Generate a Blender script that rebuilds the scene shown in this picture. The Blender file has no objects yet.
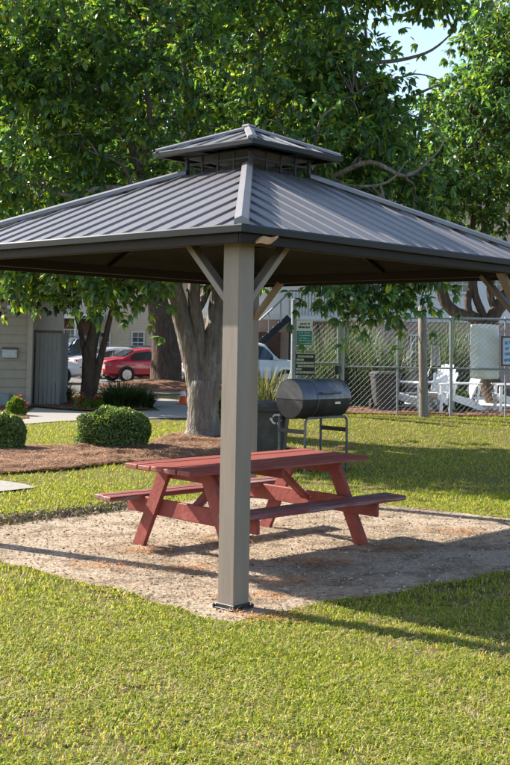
import bpy, bmesh, math, random
import numpy as np
from mathutils import Vector, Matrix
R = math.radians
random.seed(7)
rng = np.random.default_rng(11)
scene = bpy.context.scene
COL = scene.collection

# ------------------------------------------------------------------ camera
CAM_H = 1.78
F_PX, PITCH, ROLL, CY = 1099.5, 0.061, 0.0165, 274.86      # measured on the 510 x 765 photograph
cam_d = bpy.data.cameras.new('camera'); cam = bpy.data.objects.new('camera', cam_d); COL.objects.link(cam)
cam_d.sensor_fit = 'VERTICAL'; cam_d.sensor_height = 36.0; cam_d.sensor_width = 24.0
cam_d.lens = F_PX / 765 * 36.0
cam_d.shift_y = -(382.5 - CY) / 765
cam_d.clip_start = 0.1; cam_d.clip_end = 2000
cam.matrix_world = (Matrix.Translation((0, 0, CAM_H)) @ Matrix.Rotation(R(90) + PITCH, 4, 'X') @ Matrix.Rotation(ROLL, 4, 'Z'))
scene.camera = cam

# ------------------------------------------------------------------ light
SUN_AZ = Vector((-0.870, 0.492)); SUN_EL = R(34.5)
world = bpy.data.worlds.new('World'); scene.world = world; world.use_nodes = True
nt = world.node_tree
bg = nt.nodes['Background']; sky = nt.nodes.new('ShaderNodeTexSky')
sky.sky_type = 'NISHITA'; sky.sun_disc = False
sky.sun_elevation = SUN_EL; sky.sun_rotation = math.atan2(SUN_AZ.x, SUN_AZ.y)
sky.air_density = 1.0; sky.dust_density = 1.2; sky.ozone_density = 1.0
nt.links.new(sky.outputs[0], bg.inputs[0]); bg.inputs[1].default_value = 0.115
sun_d = bpy.data.lights.new('sun', 'SUN'); sun = bpy.data.objects.new('sun', sun_d); COL.objects.link(sun)
sun_d.energy = 5.0; sun_d.angle = R(0.53); sun_d.color = (1.0, 0.93, 0.80)
sdir = Vector((SUN_AZ.x * math.cos(SUN_EL), SUN_AZ.y * math.cos(SUN_EL), math.sin(SUN_EL)))
sun.rotation_euler = sdir.to_track_quat('Z', 'Y').to_euler()
sun.location = (-20, 14, 20)
vs = scene.view_settings
vs.view_transform = 'Standard'; vs.look = 'None'; vs.gamma = 1.0; vs.use_curve_mapping = False
vs.exposure = 1.45
scene.cycles.max_bounces = 8; scene.cycles.transparent_max_bounces = 8

# ------------------------------------------------------------------ pixel -> place
def ss(t):
    t = np.clip(t, 0, 1); return t * t * (3 - 2 * t)
def g(x, y):
    """height of the ground: level, rising a little towards the pool"""
    return 0.31 * ss((np.asarray(y, float) - 18.5) / 4.2) * ss((np.asarray(x, float) + 0.4) / 1.2) * (1 - ss((np.asarray(y, float) - 33) / 6))
def ray(px, py):
    u0, w0 = px - 255, py - CY
    cr, sr = math.cos(ROLL), math.sin(ROLL)
    u = cr * u0 + sr * w0; w = -sr * u0 + cr * w0
    c, s = math.cos(-PITCH), math.sin(-PITCH)
    return u, F_PX * c - w * s, -F_PX * s - w * c
def at(px, py, Y):
    x, y, z = ray(px, py); return Vector((x * Y / y, Y, CAM_H + z * Y / y))
def gp(px, py):
    """where the ray through a pixel meets the ground"""
    x, y, z = ray(px, py); Y = 10.0
    for _ in range(30):
        zg = float(g(x * Y / y, Y)); Y = (zg - CAM_H) * y / z
    return Vector((x * Y / y, Y, float(g(x * Y / y, Y))))

# ------------------------------------------------------------------ materials
MATS = {}
def mat(name, base, rough=0.6, var=0.2, scale=6.0, bump=0.15, metal=0.0, spec=0.4, stretch=(1, 1, 1), second=None, thr=(0.45, 0.6), bscale=None, world_co=False, sec_scale=None):
    if name in MATS: return MATS[name]
    m = bpy.data.materials.new(name); m.use_nodes = True; MATS[name] = m
    n, l = m.node_tree.nodes, m.node_tree.links
    b = n['Principled BSDF']; b.inputs['Roughness'].default_value = rough; b.inputs['Metallic'].default_value = metal
    b.inputs['Specular IOR Level'].default_value = spec
    if world_co:
        co = n.new('ShaderNodeNewGeometry').outputs['Position']
    else:
        tc = n.new('ShaderNodeTexCoord'); oi = n.new('ShaderNodeObjectInfo')
        ad = n.new('ShaderNodeVectorMath'); ad.operation = 'MULTIPLY_ADD'
        l.new(oi.outputs['Random'], ad.inputs[0]); ad.inputs[1].default_value = (31, 17, 23); l.new(tc.outputs['Object'], ad.inputs[2])
        co = ad.outputs[0]
    mp = n.new('ShaderNodeMapping'); mp.inputs['Scale'].default_value = stretch; l.new(co, mp.inputs[0])
    nz = n.new('ShaderNodeTexNoise'); nz.inputs['Scale'].default_value = scale; nz.inputs['Detail'].default_value = 6; nz.inputs['Roughness'].default_value = 0.62
    l.new(mp.outputs[0], nz.inputs[0])
    mr = n.new('ShaderNodeMapRange'); mr.inputs[1].default_value = 0.25; mr.inputs[2].default_value = 0.75
    mr.inputs[3].default_value = 1 - var; mr.inputs[4].default_value = 1 + var; l.new(nz.outputs[0], mr.inputs[0])
    mx = n.new('ShaderNodeMix'); mx.data_type = 'RGBA'; mx.blend_type = 'MULTIPLY'; mx.inputs[0].default_value = 1
    mx.inputs[6].default_value = (*base, 1)
    if second:
        n2 = n.new('ShaderNodeTexNoise'); n2.inputs['Scale'].default_value = sec_scale or scale * 0.35; n2.inputs['Detail'].default_value = 8; n2.inputs['Roughness'].default_value = 0.7
        l.new(mp.outputs[0], n2.inputs[0])
        r2 = n.new('ShaderNodeMapRange'); r2.interpolation_type = 'SMOOTHSTEP'; r2.inputs[1].default_value, r2.inputs[2].default_value = thr; l.new(n2.outputs[0], r2.inputs[0])
        m2 = n.new('ShaderNodeMix'); m2.data_type = 'RGBA'; m2.inputs[6].default_value = (*base, 1); m2.inputs[7].default_value = (*second, 1)
        l.new(r2.outputs[0], m2.inputs[0]); l.new(m2.outputs[2], mx.inputs[6])
    l.new(mr.outputs[0], mx.inputs[7]); l.new(mx.outputs[2], b.inputs['Base Color'])
    if bump:
        nb = n.new('ShaderNodeTexNoise'); nb.inputs['Scale'].default_value = bscale or scale * 3; nb.inputs['Detail'].default_value = 5
        l.new(mp.outputs[0], nb.inputs[0])
        bp = n.new('ShaderNodeBump'); bp.inputs['Strength'].default_value = bump; bp.inputs['Distance'].default_value = 0.02
        l.new(nb.outputs[0], bp.inputs['Height']); l.new(bp.outputs[0], b.inputs['Normal'])
    return m

def leaf_mat(name, tint=(1, 1, 1), trans=0.45, rough=0.45, tgain=(1.7, 1.75, 0.75), spec=0.35):
    """thin leaf: colour from the per-leaf attribute, part of the light passes through"""
    if name in MATS: return MATS[name]
    m = bpy.data.materials.new(name); m.use_nodes = True; MATS[name] = m
    n, l = m.node_tree.nodes, m.node_tree.links
    b = n['Principled BSDF']; b.inputs['Roughness'].default_value = rough; b.inputs['Specular IOR Level'].default_value = spec
    at_ = n.new('ShaderNodeAttribute'); at_.attribute_name = 'tone'
    tm = n.new('ShaderNodeMix'); tm.data_type = 'RGBA'; tm.blend_type = 'MULTIPLY'; tm.inputs[0].default_value = 1; tm.inputs[7].default_value = (*tint, 1)
    l.new(at_.outputs['Color'], tm.inputs[6]); l.new(tm.outputs[2], b.inputs['Base Color'])
    tg = n.new('ShaderNodeMix'); tg.data_type = 'RGBA'; tg.blend_type = 'MULTIPLY'; tg.inputs[0].default_value = 1; tg.inputs[7].default_value = (*tgain, 1)
    l.new(tm.outputs[2], tg.inputs[6])
    tr = n.new('ShaderNodeBsdfTranslucent'); l.new(tg.outputs[2], tr.inputs[0])
    ms = n.new('ShaderNodeMixShader'); ms.inputs[0].default_value = trans
    l.new(b.outputs[0], ms.inputs[1]); l.new(tr.outputs[0], ms.inputs[2]); l.new(ms.outputs[0], n['Material Output'].inputs[0])
    return m

def glass_mat(name, col=(0.02, 0.025, 0.03)):
    if name in MATS: return MATS[name]
    m = mat(name, col, rough=0.06, var=0.1, scale=2, bump=0, spec=0.8); return m

# ------------------------------------------------------------------ mesh helpers
class MB:
    def __init__(s): s.v = []; s.f = []
    def add(s, vs_, fs_):
        o = len(s.v); s.v += [tuple(p) for p in vs_]; s.f += [tuple(o + i for i in f) for f in fs_]; return s
    def box(s, c, d, ch=0.0, M=None):
        """box with centre c, size d and chamfered edges"""
        hx, hy, hz = d[0] / 2, d[1] / 2, d[2] / 2; ch = min(ch, hx * .9, hy * .9, hz * .9)
        c = Vector(c); M = M or Matrix.Identity(3)
        if ch <= 0:
            vs_ = [c + M @ Vector((x * hx, y * hy, z * hz)) for z in (-1, 1) for y in (-1, 1) for x in (-1, 1)]
            return s.add(vs_, [(0, 2, 3, 1), (4, 5, 7, 6), (0, 1, 5, 4), (2, 6, 7, 3), (0, 4, 6, 2), (1, 3, 7, 5)])
        vs_, ix = [], {}
        for sx in (-1, 1):
            for sy in (-1, 1):
                for sz in (-1, 1):
                    for k in range(3):
                        h = [hx, hy, hz]; p = [sx * hx, sy * hy, sz * hz]
                        for q in range(3):
                            if q != k: p[q] = (sx, sy, sz)[q] * (h[q] - ch)
                        ix[(sx, sy, sz, k)] = len(vs_); vs_.append(c + M @ Vector(p))
        fs_ = []
        I = lambda a, b, e, k: ix[(a, b, e, k)]
        for q in (-1, 1):
            f = [I(q, -1, -1, 0), I(q, 1, -1, 0), I(q, 1, 1, 0), I(q, -1, 1, 0)]; fs_.append(f if q > 0 else f[::-1])
            f = [I(-1, q, -1, 1), I(1, q, -1, 1), I(1, q, 1, 1), I(-1, q, 1, 1)]; fs_.append(f[::-1] if q > 0 else f)
            f = [I(-1, -1, q, 2), I(1, -1, q, 2), I(1, 1, q, 2), I(-1, 1, q, 2)]; fs_.append(f if q > 0 else f[::-1])
        for a in (-1, 1):
            for b in (-1, 1):
                fs_.append([I(a, b, -1, 0), I(a, b, 1, 0), I(a, b, 1, 1), I(a, b, -1, 1)])
                fs_.append([I(a, -1, b, 0), I(a, 1, b, 0), I(a, 1, b, 2), I(a, -1, b, 2)])
                fs_.append([I(-1, a, b, 1), I(1, a, b, 1), I(1, a, b, 2), I(-1, a, b, 2)])
                for e in (-1, 1): fs_.append([I(a, b, e, 0), I(a, b, e, 1), I(a, b, e, 2)])
        return s.add(vs_, fs_)
    def bar(s, a, b, w, h, ch=0.004, up=(0, 0, 1)):
        """rectangular bar from a to b, w across, h along up"""
        a, b = Vector(a), Vector(b); x = (b - a); L = x.length; x.normalize()
        y = Vector(up).cross(x); y.normalize(); z = x.cross(y)
        return s.box((a + b) / 2, (L, w, h), ch, Matrix((x, y, z)).transposed())
    def tube(s, path, rad, n=8, cap=True, wob=0.0):
        path = [Vector(p) for p in path]; k = len(path)
        if not hasattr(rad, '__len__'): rad = [rad] * k
        ref = None; o = len(s.v)
        for i, p in enumerate(path):
            t = (path[min(i + 1, k - 1)] - path[max(i - 1, 0)]).normalized()
            if ref is None: ref = t.orthogonal().normalized()
            ref = (ref - t * ref.dot(t)); ref = ref.normalized() if ref.length > 1e-6 else t.orthogonal().normalized()
            bn = t.cross(ref)
            for j in range(n):
                a = 2 * math.pi * j / n; r = rad[i] * (1 + (random.uniform(-wob, wob) if wob else 0))
                s.v.append(tuple(p + (ref * math.cos(a) + bn * math.sin(a)) * r))
        for i in range(k - 1):
            for j in range(n):
                q = o + i * n; s.f.append((q + j, q + (j + 1) % n, q + n + (j + 1) % n, q + n + j))
        if cap: s.f.append(tuple(range(o + n - 1, o - 1, -1))); s.f.append(tuple(range(o + (k - 1) * n, o + k * n)))
        return s
    def lathe(s, prof, n=20, c=(0, 0, 0), axis='Z'):
        o = len(s.v); c = Vector(c)
        for r, z in prof:
            for j in range(n):
                a = 2 * math.pi * j / n; p = (r * math.cos(a), r * math.sin(a), z)
                if axis == 'Y': p = (p[0], p[2], p[1])
                if axis == 'X': p = (p[2], p[0], p[1])
                s.v.append(tuple(c + Vector(p)))
        for i in range(len(prof) - 1):
            for j in range(n):
                q = o + i * n; s.f.append((q + j, q + (j + 1) % n, q + n + (j + 1) % n, q + n + j))
        s.f.append(tuple(range(o + n - 1, o - 1, -1))); s.f.append(tuple(range(o + (len(prof) - 1) * n, o + len(prof) * n)))
        return s
    def prism(s, pts, dirv):
        n = len(pts); d = Vector(dirv); o = [Vector(p) for p in pts]
        return s.add(o + [p + d for p in o], [tuple(range(n - 1, -1, -1)), tuple(range(n, 2 * n))] + [(i, (i + 1) % n, n + (i + 1) % n, n + i) for i in range(n)])
    def mesh(s, name, smooth=False):
        me = bpy.data.meshes.new(name); me.from_pydata(s.v, [], s.f)
        bm = bmesh.new(); bm.from_mesh(me); bmesh.ops.recalc_face_normals(bm, faces=bm.faces); bm.to_mesh(me); bm.free()
        if smooth:
            me.polygons.foreach_set('use_smooth', [True] * len(me.polygons))
            try: me.set_sharp_from_angle(angle=R(40))
            except Exception: pass
        me.update(); return me
    def build(s, name, m, parent=None, smooth=False, loc=None, rot=None):
        return put(name, s.mesh(name, smooth), m, parent, loc, rot)
def put(name, me, m, parent=None, loc=None, rot=None):
    o = bpy.data.objects.new(name, me); COL.objects.link(o)
    if m and not me.materials: me.materials.append(m)
    if parent: o.parent = parent
    if loc is not None: o.location = loc
    if rot is not None: o.rotation_euler = rot
    return o
def tag(o, label=None, cat=None, group=None, kind=None):
    if label: o['label'] = label
    if cat: o['category'] = cat
    if group: o['group'] = group
    if kind: o['kind'] = kind
    return o
def thing(name, label, cat, loc=(0, 0, 0), rz=0.0, group=None):
    o = bpy.data.objects.new(name, None); COL.objects.link(o); o.location = loc; o.rotation_euler = (0, 0, rz); o.empty_display_size = .2
    return tag(o, label, cat, group)
def copy_tree(o, parent=None):
    c = o.copy(); COL.objects.link(c); c.parent = parent
    for ch in list(o.children): copy_tree(ch, c)
    return c
def np_mesh(name, V, Fc, tone=None, smooth=False):
    """mesh from arrays: V (n,3), Fc (m,3)"""
    me = bpy.data.meshes.new(name)
    me.vertices.add(len(V)); me.vertices.foreach_set('co', np.ascontiguousarray(V, np.float32).ravel())
    me.loops.add(Fc.size); me.loops.foreach_set('vertex_index', np.ascontiguousarray(Fc, np.int32).ravel())
    k = Fc.shape[1]; me.polygons.add(len(Fc)); me.polygons.foreach_set('loop_start', np.arange(0, Fc.size, k, dtype=np.int32))
    me.update(calc_edges=True)
    if smooth: me.polygons.foreach_set('use_smooth', np.ones(len(Fc), bool))
    if tone is not None:
        a = me.color_attributes.new('tone', 'FLOAT_COLOR', 'POINT')
        a.data.foreach_set('color', np.ascontiguousarray(np.c_[tone, np.ones(len(tone))], np.float32).ravel())
    return me
def inpoly(x, y, poly):
    x = np.asarray(x); y = np.asarray(y); r = np.zeros(x.shape, bool); n = len(poly); j = n - 1
    for i in range(n):
        xi, yi = poly[i][0], poly[i][1]; xj, yj = poly[j][0], poly[j][1]
        c = ((yi > y) != (yj > y)) & (x < (xj - xi) * (y - yi) / (yj - yi + 1e-12) + xi); r ^= c; j = i
    return r
def rough_poly(poly, step=0.25, amp=0.06, seed=1):
    """polygon with its edges subdivided and made uneven"""
    rd = random.Random(seed); out = []
    n = len(poly)
    for i in range(n):
        a, b = Vector(poly[i][:2]), Vector(poly[(i + 1) % n][:2]); k = max(1, int((b - a).length / step))
        nr = Vector((-(b - a).y, (b - a).x)).normalized()
        for q in range(k): out.append(a.lerp(b, q / k) + nr * rd.uniform(-amp, amp))
    return [(p.x, p.y) for p in out]
def sheet(name, poly, dz, m, kind='structure', follow=True):
    """flat patch lying dz above the ground, cut along its outline"""
    bm = bmesh.new(); vs_ = [bm.verts.new((x, y, 0)) for x, y in poly]; bm.faces.new(vs_)
    if follow:
        ys = [p[1] for p in poly]; xs = [p[0] for p in poly]
        for Y in np.arange(18, 34, .5):
            if min(ys) < Y < max(ys): bmesh.ops.bisect_plane(bm, geom=bm.verts[:] + bm.edges[:] + bm.faces[:], plane_co=(0, Y, 0), plane_no=(0, 1, 0))
        for X in (-.4, 0, .4, .8):
            if min(xs) < X < max(xs) and max(ys) > 18: bmesh.ops.bisect_plane(bm, geom=bm.verts[:] + bm.edges[:] + bm.faces[:], plane_co=(X, 0, 0), plane_no=(1, 0, 0))
    bmesh.ops.triangulate(bm, faces=bm.faces[:])
    for v in bm.verts: v.co.z = float(g(v.co.x, v.co.y)) + dz
    bmesh.ops.recalc_face_normals(bm, faces=bm.faces[:])
    if sum(f.normal.z for f in bm.faces) < 0: bmesh.ops.reverse_faces(bm, faces=bm.faces[:])
    me = bpy.data.meshes.new(name); bm.to_mesh(me); bm.free()
    return tag(put(name, me, m), kind=kind)
def orient(d):
    """orthonormal frames for unit vectors d (n,3)"""
    a = np.where(np.abs(d[:, 2:3]) < .9, np.array([[0, 0, 1.]]), np.array([[1., 0, 0]]))
    s = np.cross(d, a); s /= np.linalg.norm(s, axis=1, keepdims=True); return s, np.cross(s, d)
def unit(v): return v / (np.linalg.norm(v, axis=1, keepdims=True) + 1e-9)
def leaves(name, C, D, L, W, tone, fold=0.25, nrm=None, six=False):
    """pointed, slightly folded leaves: centre C, direction D, length L, width W"""
    n = len(C); D = unit(D); S, N = orient(D)
    a = rng.uniform(0, 2 * np.pi, n)[:, None] if nrm is None else np.zeros((n, 1))
    S2 = S * np.cos(a) + N * np.sin(a); N2 = np.cross(S2, D)
    if nrm is not None:
        S2 = unit(np.cross(D, nrm)); N2 = np.cross(S2, D)
    L = np.broadcast_to(L, (n,))[:, None]; W = np.broadcast_to(W, (n,))[:, None]
    if six:
        q = lambda f, w_, dz: C + D * L * (f - .5) + S2 * W * w_ - N2 * L * dz
        V = np.stack([q(0, 0, .06), q(.34, -.5, .0), q(.34, .5, .0), q(.7, -.36, .05), q(.7, .36, .05), q(1, 0, .2)], 1).reshape(-1, 3); i = np.arange(n)[:, None] * 6
        Fc = np.concatenate([i + [[0, 1, 2]], i + [[1, 3, 4]], i + [[1, 4, 2]], i + [[3, 5, 4]]], 0)
        return np_mesh(name, V, Fc, np.repeat(tone, 6, 0))
    b = C - D * L * .5; t = C + D * L * .5 - N2 * L * .12
    l1 = C - D * L * .08 + S2 * W * .5 - N2 * W * fold; r1 = C - D * L * .08 - S2 * W * .5 - N2 * W * fold
    V = np.stack([b, r1, t, l1], 1).reshape(-1, 3); i = np.arange(n)[:, None] * 4
    Fc = np.concatenate([i + [[0, 1, 2]], i + [[0, 2, 3]]], 0)
    return np_mesh(name, V, Fc, np.repeat(tone, 4, 0))
def blades(name, Pb, h, w, tone, lean=0.5, m=None, five=True, tip_tone=None):
    """grass blades: bent, tapering, rooted at Pb"""
    n = len(Pb); a = rng.uniform(0, 2 * np.pi, n); dr = np.c_[np.cos(a), np.sin(a), np.zeros(n)]; sd = np.c_[-np.sin(a), np.cos(a), np.zeros(n)]
    h = np.broadcast_to(h, (n,))[:, None]; w = np.broadcast_to(w, (n,))[:, None]; le = (rng.uniform(.15, 1, n) * lean)[:, None]
    up = np.array([[0, 0, 1.]])
    b0 = Pb - sd * w * .5; b1 = Pb + sd * w * .5
    mid = Pb + dr * h * le * .45 + up * h * .62; tip = Pb + dr * h * le * 1.25 + up * h * (1 - .45 * le)
    i = np.arange(n)[:, None]
    if five:
        V = np.stack([b0, b1, mid + sd * w * .42, mid - sd * w * .42, tip], 1).reshape(-1, 3); i = i * 5
        Fc = np.concatenate([i + [[0, 1, 2]], i + [[0, 2, 3]], i + [[3, 2, 4]]], 0); k = 5
    else:
        V = np.stack([b0, b1, tip], 1).reshape(-1, 3); i = i * 3; Fc = i + [[0, 1, 2]]; k = 3
    return np_mesh(name, V, Fc, np.repeat(tone, k, 0))
def needles(name, Pb, L, w, tone, tilt=.15):
    """straw and twigs lying about"""
    n = len(Pb); a = rng.uniform(0, 2 * np.pi, n); el = rng.uniform(-tilt, tilt, n)
    d = np.c_[np.cos(a) * np.cos(el), np.sin(a) * np.cos(el), np.sin(el)]; sd = np.c_[-np.sin(a), np.cos(a), np.zeros(n)]
    L = np.broadcast_to(L, (n,))[:, None]; w = np.broadcast_to(w, (n,))[:, None]
    bend = sd * L * rng.uniform(-.2, .2, n)[:, None]
    up = np.array([[0, 0, 1.]]) * (np.abs(np.sin(el))[:, None] * L * .5 + .003)
    A = Pb - d * L * .5 + up; B = Pb + d * L * .5 + up; Mi = Pb + bend + up + np.array([[0, 0, 1.]]) * w * .8
    V = np.stack([A, Mi - sd * w, B, Mi + sd * w], 1).reshape(-1, 3); i = np.arange(n)[:, None] * 4
    return np_mesh(name, V, np.concatenate([i + [[0, 1, 3]], i + [[1, 2, 3]]], 0), np.repeat(tone, 4, 0))
def tones(n, cols, wts, jit=.18):
    cols = np.array(cols); k = rng.choice(len(cols), n, p=np.array(wts) / sum(wts)); return np.clip(cols[k] * (1 + rng.normal(0, jit, (n, 1))) , .003, .9)
def vnoise(x, y, sc, seed=0):
    """smooth value noise 0..1"""
    r = np.random.default_rng(seed).random((64, 64)); X = np.asarray(x) * sc + 1000; Y = np.asarray(y) * sc + 1000
    i = np.floor(X).astype(int); j = np.floor(Y).astype(int); fx = ss(X - i); fy = ss(Y - j)
    q = lambda a, b: r[a % 64, b % 64]
    return (q(i, j) * (1 - fx) + q(i + 1, j) * fx) * (1 - fy) + (q(i, j + 1) * (1 - fx) + q(i + 1, j + 1) * fx) * fy

# ================================================================== THE SETTING
M_lawn = mat('lawn_soil', (0.13, 0.12, 0.04), .95, .45, 40, .9, spec=.1, second=(0.21, 0.15, 0.085), thr=(.5, .68), world_co=True, sec_scale=2.2)
M_dirt = mat('sandy_dirt', (0.35, 0.28, 0.215), .95, .38, 30, 1.0, spec=.1, second=(0.17, 0.13, 0.095), thr=(.46, .64), world_co=True, sec_scale=3.2, bscale=34)
M_mulch = mat('pine_mulch', (0.19, 0.10, 0.06), .95, .5, 22, .9, spec=.1, second=(0.075, 0.04, 0.028), world_co=True, sec_scale=4)
M_conc = mat('concrete', (0.27, 0.25, 0.23), .9, .16, 9, .25, spec=.2, world_co=True)
M_asph = mat('asphalt', (0.12, 0.115, 0.11), .9, .25, 12, .4, spec=.3, world_co=True)
M_deck = mat('pool_deck', (0.50, 0.47, 0.44), .8, .1, 5, .15, spec=.25, world_co=True)

# ground: one sheet to the horizon, finer near the camera
def axis(a):
    return np.array(sorted(set(np.round(a, 3))))
gx = axis(np.concatenate([np.linspace(-900, -12, 12), np.linspace(-12, 14, 105), np.linspace(14, 900, 12)]))
gy = axis(np.concatenate([np.linspace(-300, 0, 6), np.linspace(0, 44, 177), np.linspace(44, 1500, 14)]))
XX, YY = np.meshgrid(gx, gy); ZZ = g(XX, YY)
near = (np.abs(XX) < 12) & (YY > 1) & (YY < 20)
ZZ = ZZ - 0.012 + near * (vnoise(XX, YY, 1.3, 5) - .5) * .012
n_, m_ = XX.shape
idx = np.arange(n_ * m_).reshape(n_, m_)
Fq = np.stack([idx[:-1, :-1], idx[:-1, 1:], idx[1:, 1:], idx[1:, :-1]], -1).reshape(-1, 4)
tag(put('ground', np_mesh('ground', np.c_[XX.ravel(), YY.ravel(), ZZ.ravel()], Fq, smooth=True), M_lawn), kind='structure')

# trodden dirt under the gazebo, following its footprint
DIRT = rough_poly([(-.12, 7.08), (.45, 7.62), (1.1, 8.1), (2.1, 8.86), (3.3, 9.7), (4.2, 10.7), (2.7, 11.5), (1.5, 12.35), (-.1, 13.0), (-1.5, 11.62), (-2.4, 10.62), (-3.2, 9.9), (-2.1, 8.98), (-1.0, 7.98)], .22, .05, 3)
sheet('dirt_patch', DIRT, .004, M_dirt)
BEDL = rough_poly([tuple(gp(a, b))[:2] for a, b in ((-60, 478), (0, 474), (60, 470), (130, 463), (190, 459), (240, 455), (290, 452), (352, 448), (350, 437), (320, 433), (290, 431), (240, 429), (210, 430), (185, 432), (160, 439), (150, 447), (60, 447.5), (0, 447), (-60, 446))], .3, .06, 4)
sheet('mulch_bed', BEDL, .012, M_mulch)
BEDF = rough_poly([tuple(gp(a, b))[:2] for a, b in ((340, 413.5), (400, 415), (460, 416), (530, 417), (580, 417), (580, 411), (530, 410), (455, 409), (400, 408), (340, 407.5))], .35, .04, 5)
sheet('mulch_strip', BEDF, .012, M_mulch)
WALK = [tuple(gp(a, b))[:2] for a, b in ((-40, 430), (0, 426), (60, 421.5), (110, 419.5), (160, 418.5), (230, 418), (300, 417), (300, 412), (230, 411.5), (187, 411), (187, 401), (150, 397), (148, 404), (160, 411), (100, 413), (60, 410.5), (35, 408), (26, 414), (30, 419), (0, 421), (-40, 423))]
sheet('walkway', WALK, .008, M_conc)
BEDS = rough_poly([tuple(gp(a, b))[:2] for a, b in ((-20, 420.5), (28, 418.5), (24, 410), (33, 406.5), (60, 409), (100, 411.5), (150, 409.5), (147, 399), (90, 397), (30, 402), (-20, 402))], .4, .06, 6)
sheet('mulch_bed', BEDS, .014, M_mulch)
sheet('parking_lot', [(-70, 36.5), (-3.2, 36.5), (-1.0, 38), (12, 38), (60, 38), (60, 62), (-70, 62)], .006, M_asph, follow=False)
DECK = [tuple(gp(a, b))[:2] for a, b in ((345, 407), (400, 407.5), (455, 408.5), (530, 409.5), (620, 411))]
sheet('pool_deck', DECK + [(13, 31.5), (2.0, 31.5)], .02, M_deck)
PAD = [tuple(gp(a, b))[:2] for a, b in ((-30, 478), (0, 482), (24, 485.5), (35, 489), (15, 491.5), (0, 493), (-30, 496))]
sheet('concrete_pad', PAD, .022, M_conc)
# mound of straw around the old tree by the car park
TR3 = gp(166, 388)
mo = MB(); prof = [(3.2, -.02), (2.6, .08), (1.6, .22), (.8, .32), (.2, .36)]
mo.lathe(prof, 22, TR3)
tag(mo.build('straw_mound', M_mulch, smooth=True), kind='structure')

# ------------------------------------------------------------------ grass
M_grass = leaf_mat('grass_blade', trans=.42, rough=.5, tgain=(1.7, 1.6, .6), spec=.25)
GRN = [(.21, .27, .03), (.165, .225, .03), (.28, .31, .045), (.36, .345, .075), (.45, .38, .18), (.30, .21, .11)]
def lawn_points(n, x0, x1, y0, y1, clear=(), edge=.0, xf=None):
    x = rng.uniform(x0, x1, n); y = y0 + (y1 - y0) * rng.random(n)
    keep = np.abs(x) < .30 * y + .9
    for c in clear: keep &= ~inpoly(x, y, c)
    return x[keep], y[keep]
def lawn(name, n, y0, y1, h, w, clear, five=True, thin=.55, x0=None, x1=None):
    x, y = lawn_points(n, x0 if x0 is not None else -.3 * y1 - .9, x1 if x1 is not None else .3 * y1 + .9, y0, y1, clear)
    nz = vnoise(x, y, 1.3, 3) * .25 + vnoise(x, y, 4.0, 4) * .35 + vnoise(x, y, 11., 6) * .4
    k = rng.random(len(x)) < np.clip((nz - .30) * 3.6 + (1 - thin) * .6, .22, 1); x, y, nz = x[k], y[k], nz[k]
    n = len(x); dry = np.clip(.62 - nz, 0, 1)
    base = tones(n, GRN, [5, 4, 4, 2, .9, .5], .2)
    dryc = tones(n, GRN, [1, 1, 1.5, 2, 3, 2], .2)
    t = np.where((rng.random(n) < dry)[:, None], dryc, base)
    P_ = np.c_[x, y, g(x, y) - .012]
    hh = h * rng.uniform(.5, 1.25, n) * (.75 + .5 * nz)
    return tag(put(name, blades(name, P_, hh, w * rng.uniform(.7, 1.3, n), t, lean=1.3, five=five), M_grass), 'short mown yellow green lawn grass', None, None, 'stuff')
CLEAR = [DIRT, BEDL, BEDF, WALK, BEDS, PAD]
lawn('lawn_grass', 300000, 3.6, 7.6, .036, .0055, [DIRT])
lawn('lawn_grass', 190000, 7.6, 13.5, .038, .007, CLEAR)
lawn('lawn_grass', 170000, 13.5, 24.5, .05, .011, CLEAR + [DECK], five=False, thin=.35)
# ragged turf lip round the dirt
ex, ey = [], []
for i in range(len(DIRT)):
    a, b = DIRT[i], DIRT[(i + 1) % len(DIRT)]
    for _ in range(230):
        t = random.random(); ex.append(a[0] + (b[0] - a[0]) * t + random.gauss(0, .05)); ey.append(a[1] + (b[1] - a[1]) * t + random.gauss(0, .05))
ex, ey = np.array(ex), np.array(ey); k = ~inpoly(ex, ey, DIRT) | (rng.random(len(ex)) < .10); ex, ey = ex[k], ey[k]
tag(put('turf_edge', blades('turf_edge', np.c_[ex, ey, np.zeros(len(ex)) - .01], rng.uniform(.02, .048, len(ex)), .007, tones(len(ex), GRN, [3, 4, 3, 2, 2, 2]), lean=1.4), M_grass), 'ragged turf edge round the sandy dirt', kind='stuff')

# ------------------------------------------------------------------ litter
M_litter = leaf_mat('litter', trans=.08, rough=.9, tgain=(1, 1, 1), spec=.1)
def inside(n, poly, x0, x1, y0, y1):
    x = rng.uniform(x0, x1, n); y = rng.uniform(y0, y1, n); k = inpoly(x, y, poly); return x[k], y[k]
n = 60000; x = rng.uniform(-3, 3, n); y = rng.uniform(3.6, 8.4, n); k = (np.abs(x) < .3 * y + .8) & ~inpoly(x, y, DIRT) & (rng.random(n) < np.clip((vnoise(x, y, 3.2, 31) - .25) * 2.2, .1, 1)); x, y = x[k], y[k]; n = len(x)
tag(put('thatch', needles('thatch', np.c_[x, y, rng.uniform(-.006, .012, n)], rng.uniform(.02, .075, n), rng.uniform(.0008, .0018, n), tones(n, [(.42, .35, .18), (.32, .25, .12), (.24, .17, .09), (.5, .44, .28)], [4, 3, 2, 2]), .35), M_litter), 'dry straw coloured thatch between the grass blades', kind='stuff')
x, y = inside(75000, DIRT, -3.2, 4.2, 7, 13.1); k = rng.random(len(x)) < np.clip((vnoise(x, y, 1.6, 21) - .38) * 3, .06, 1); x, y = x[k], y[k]; n = len(x)
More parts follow.
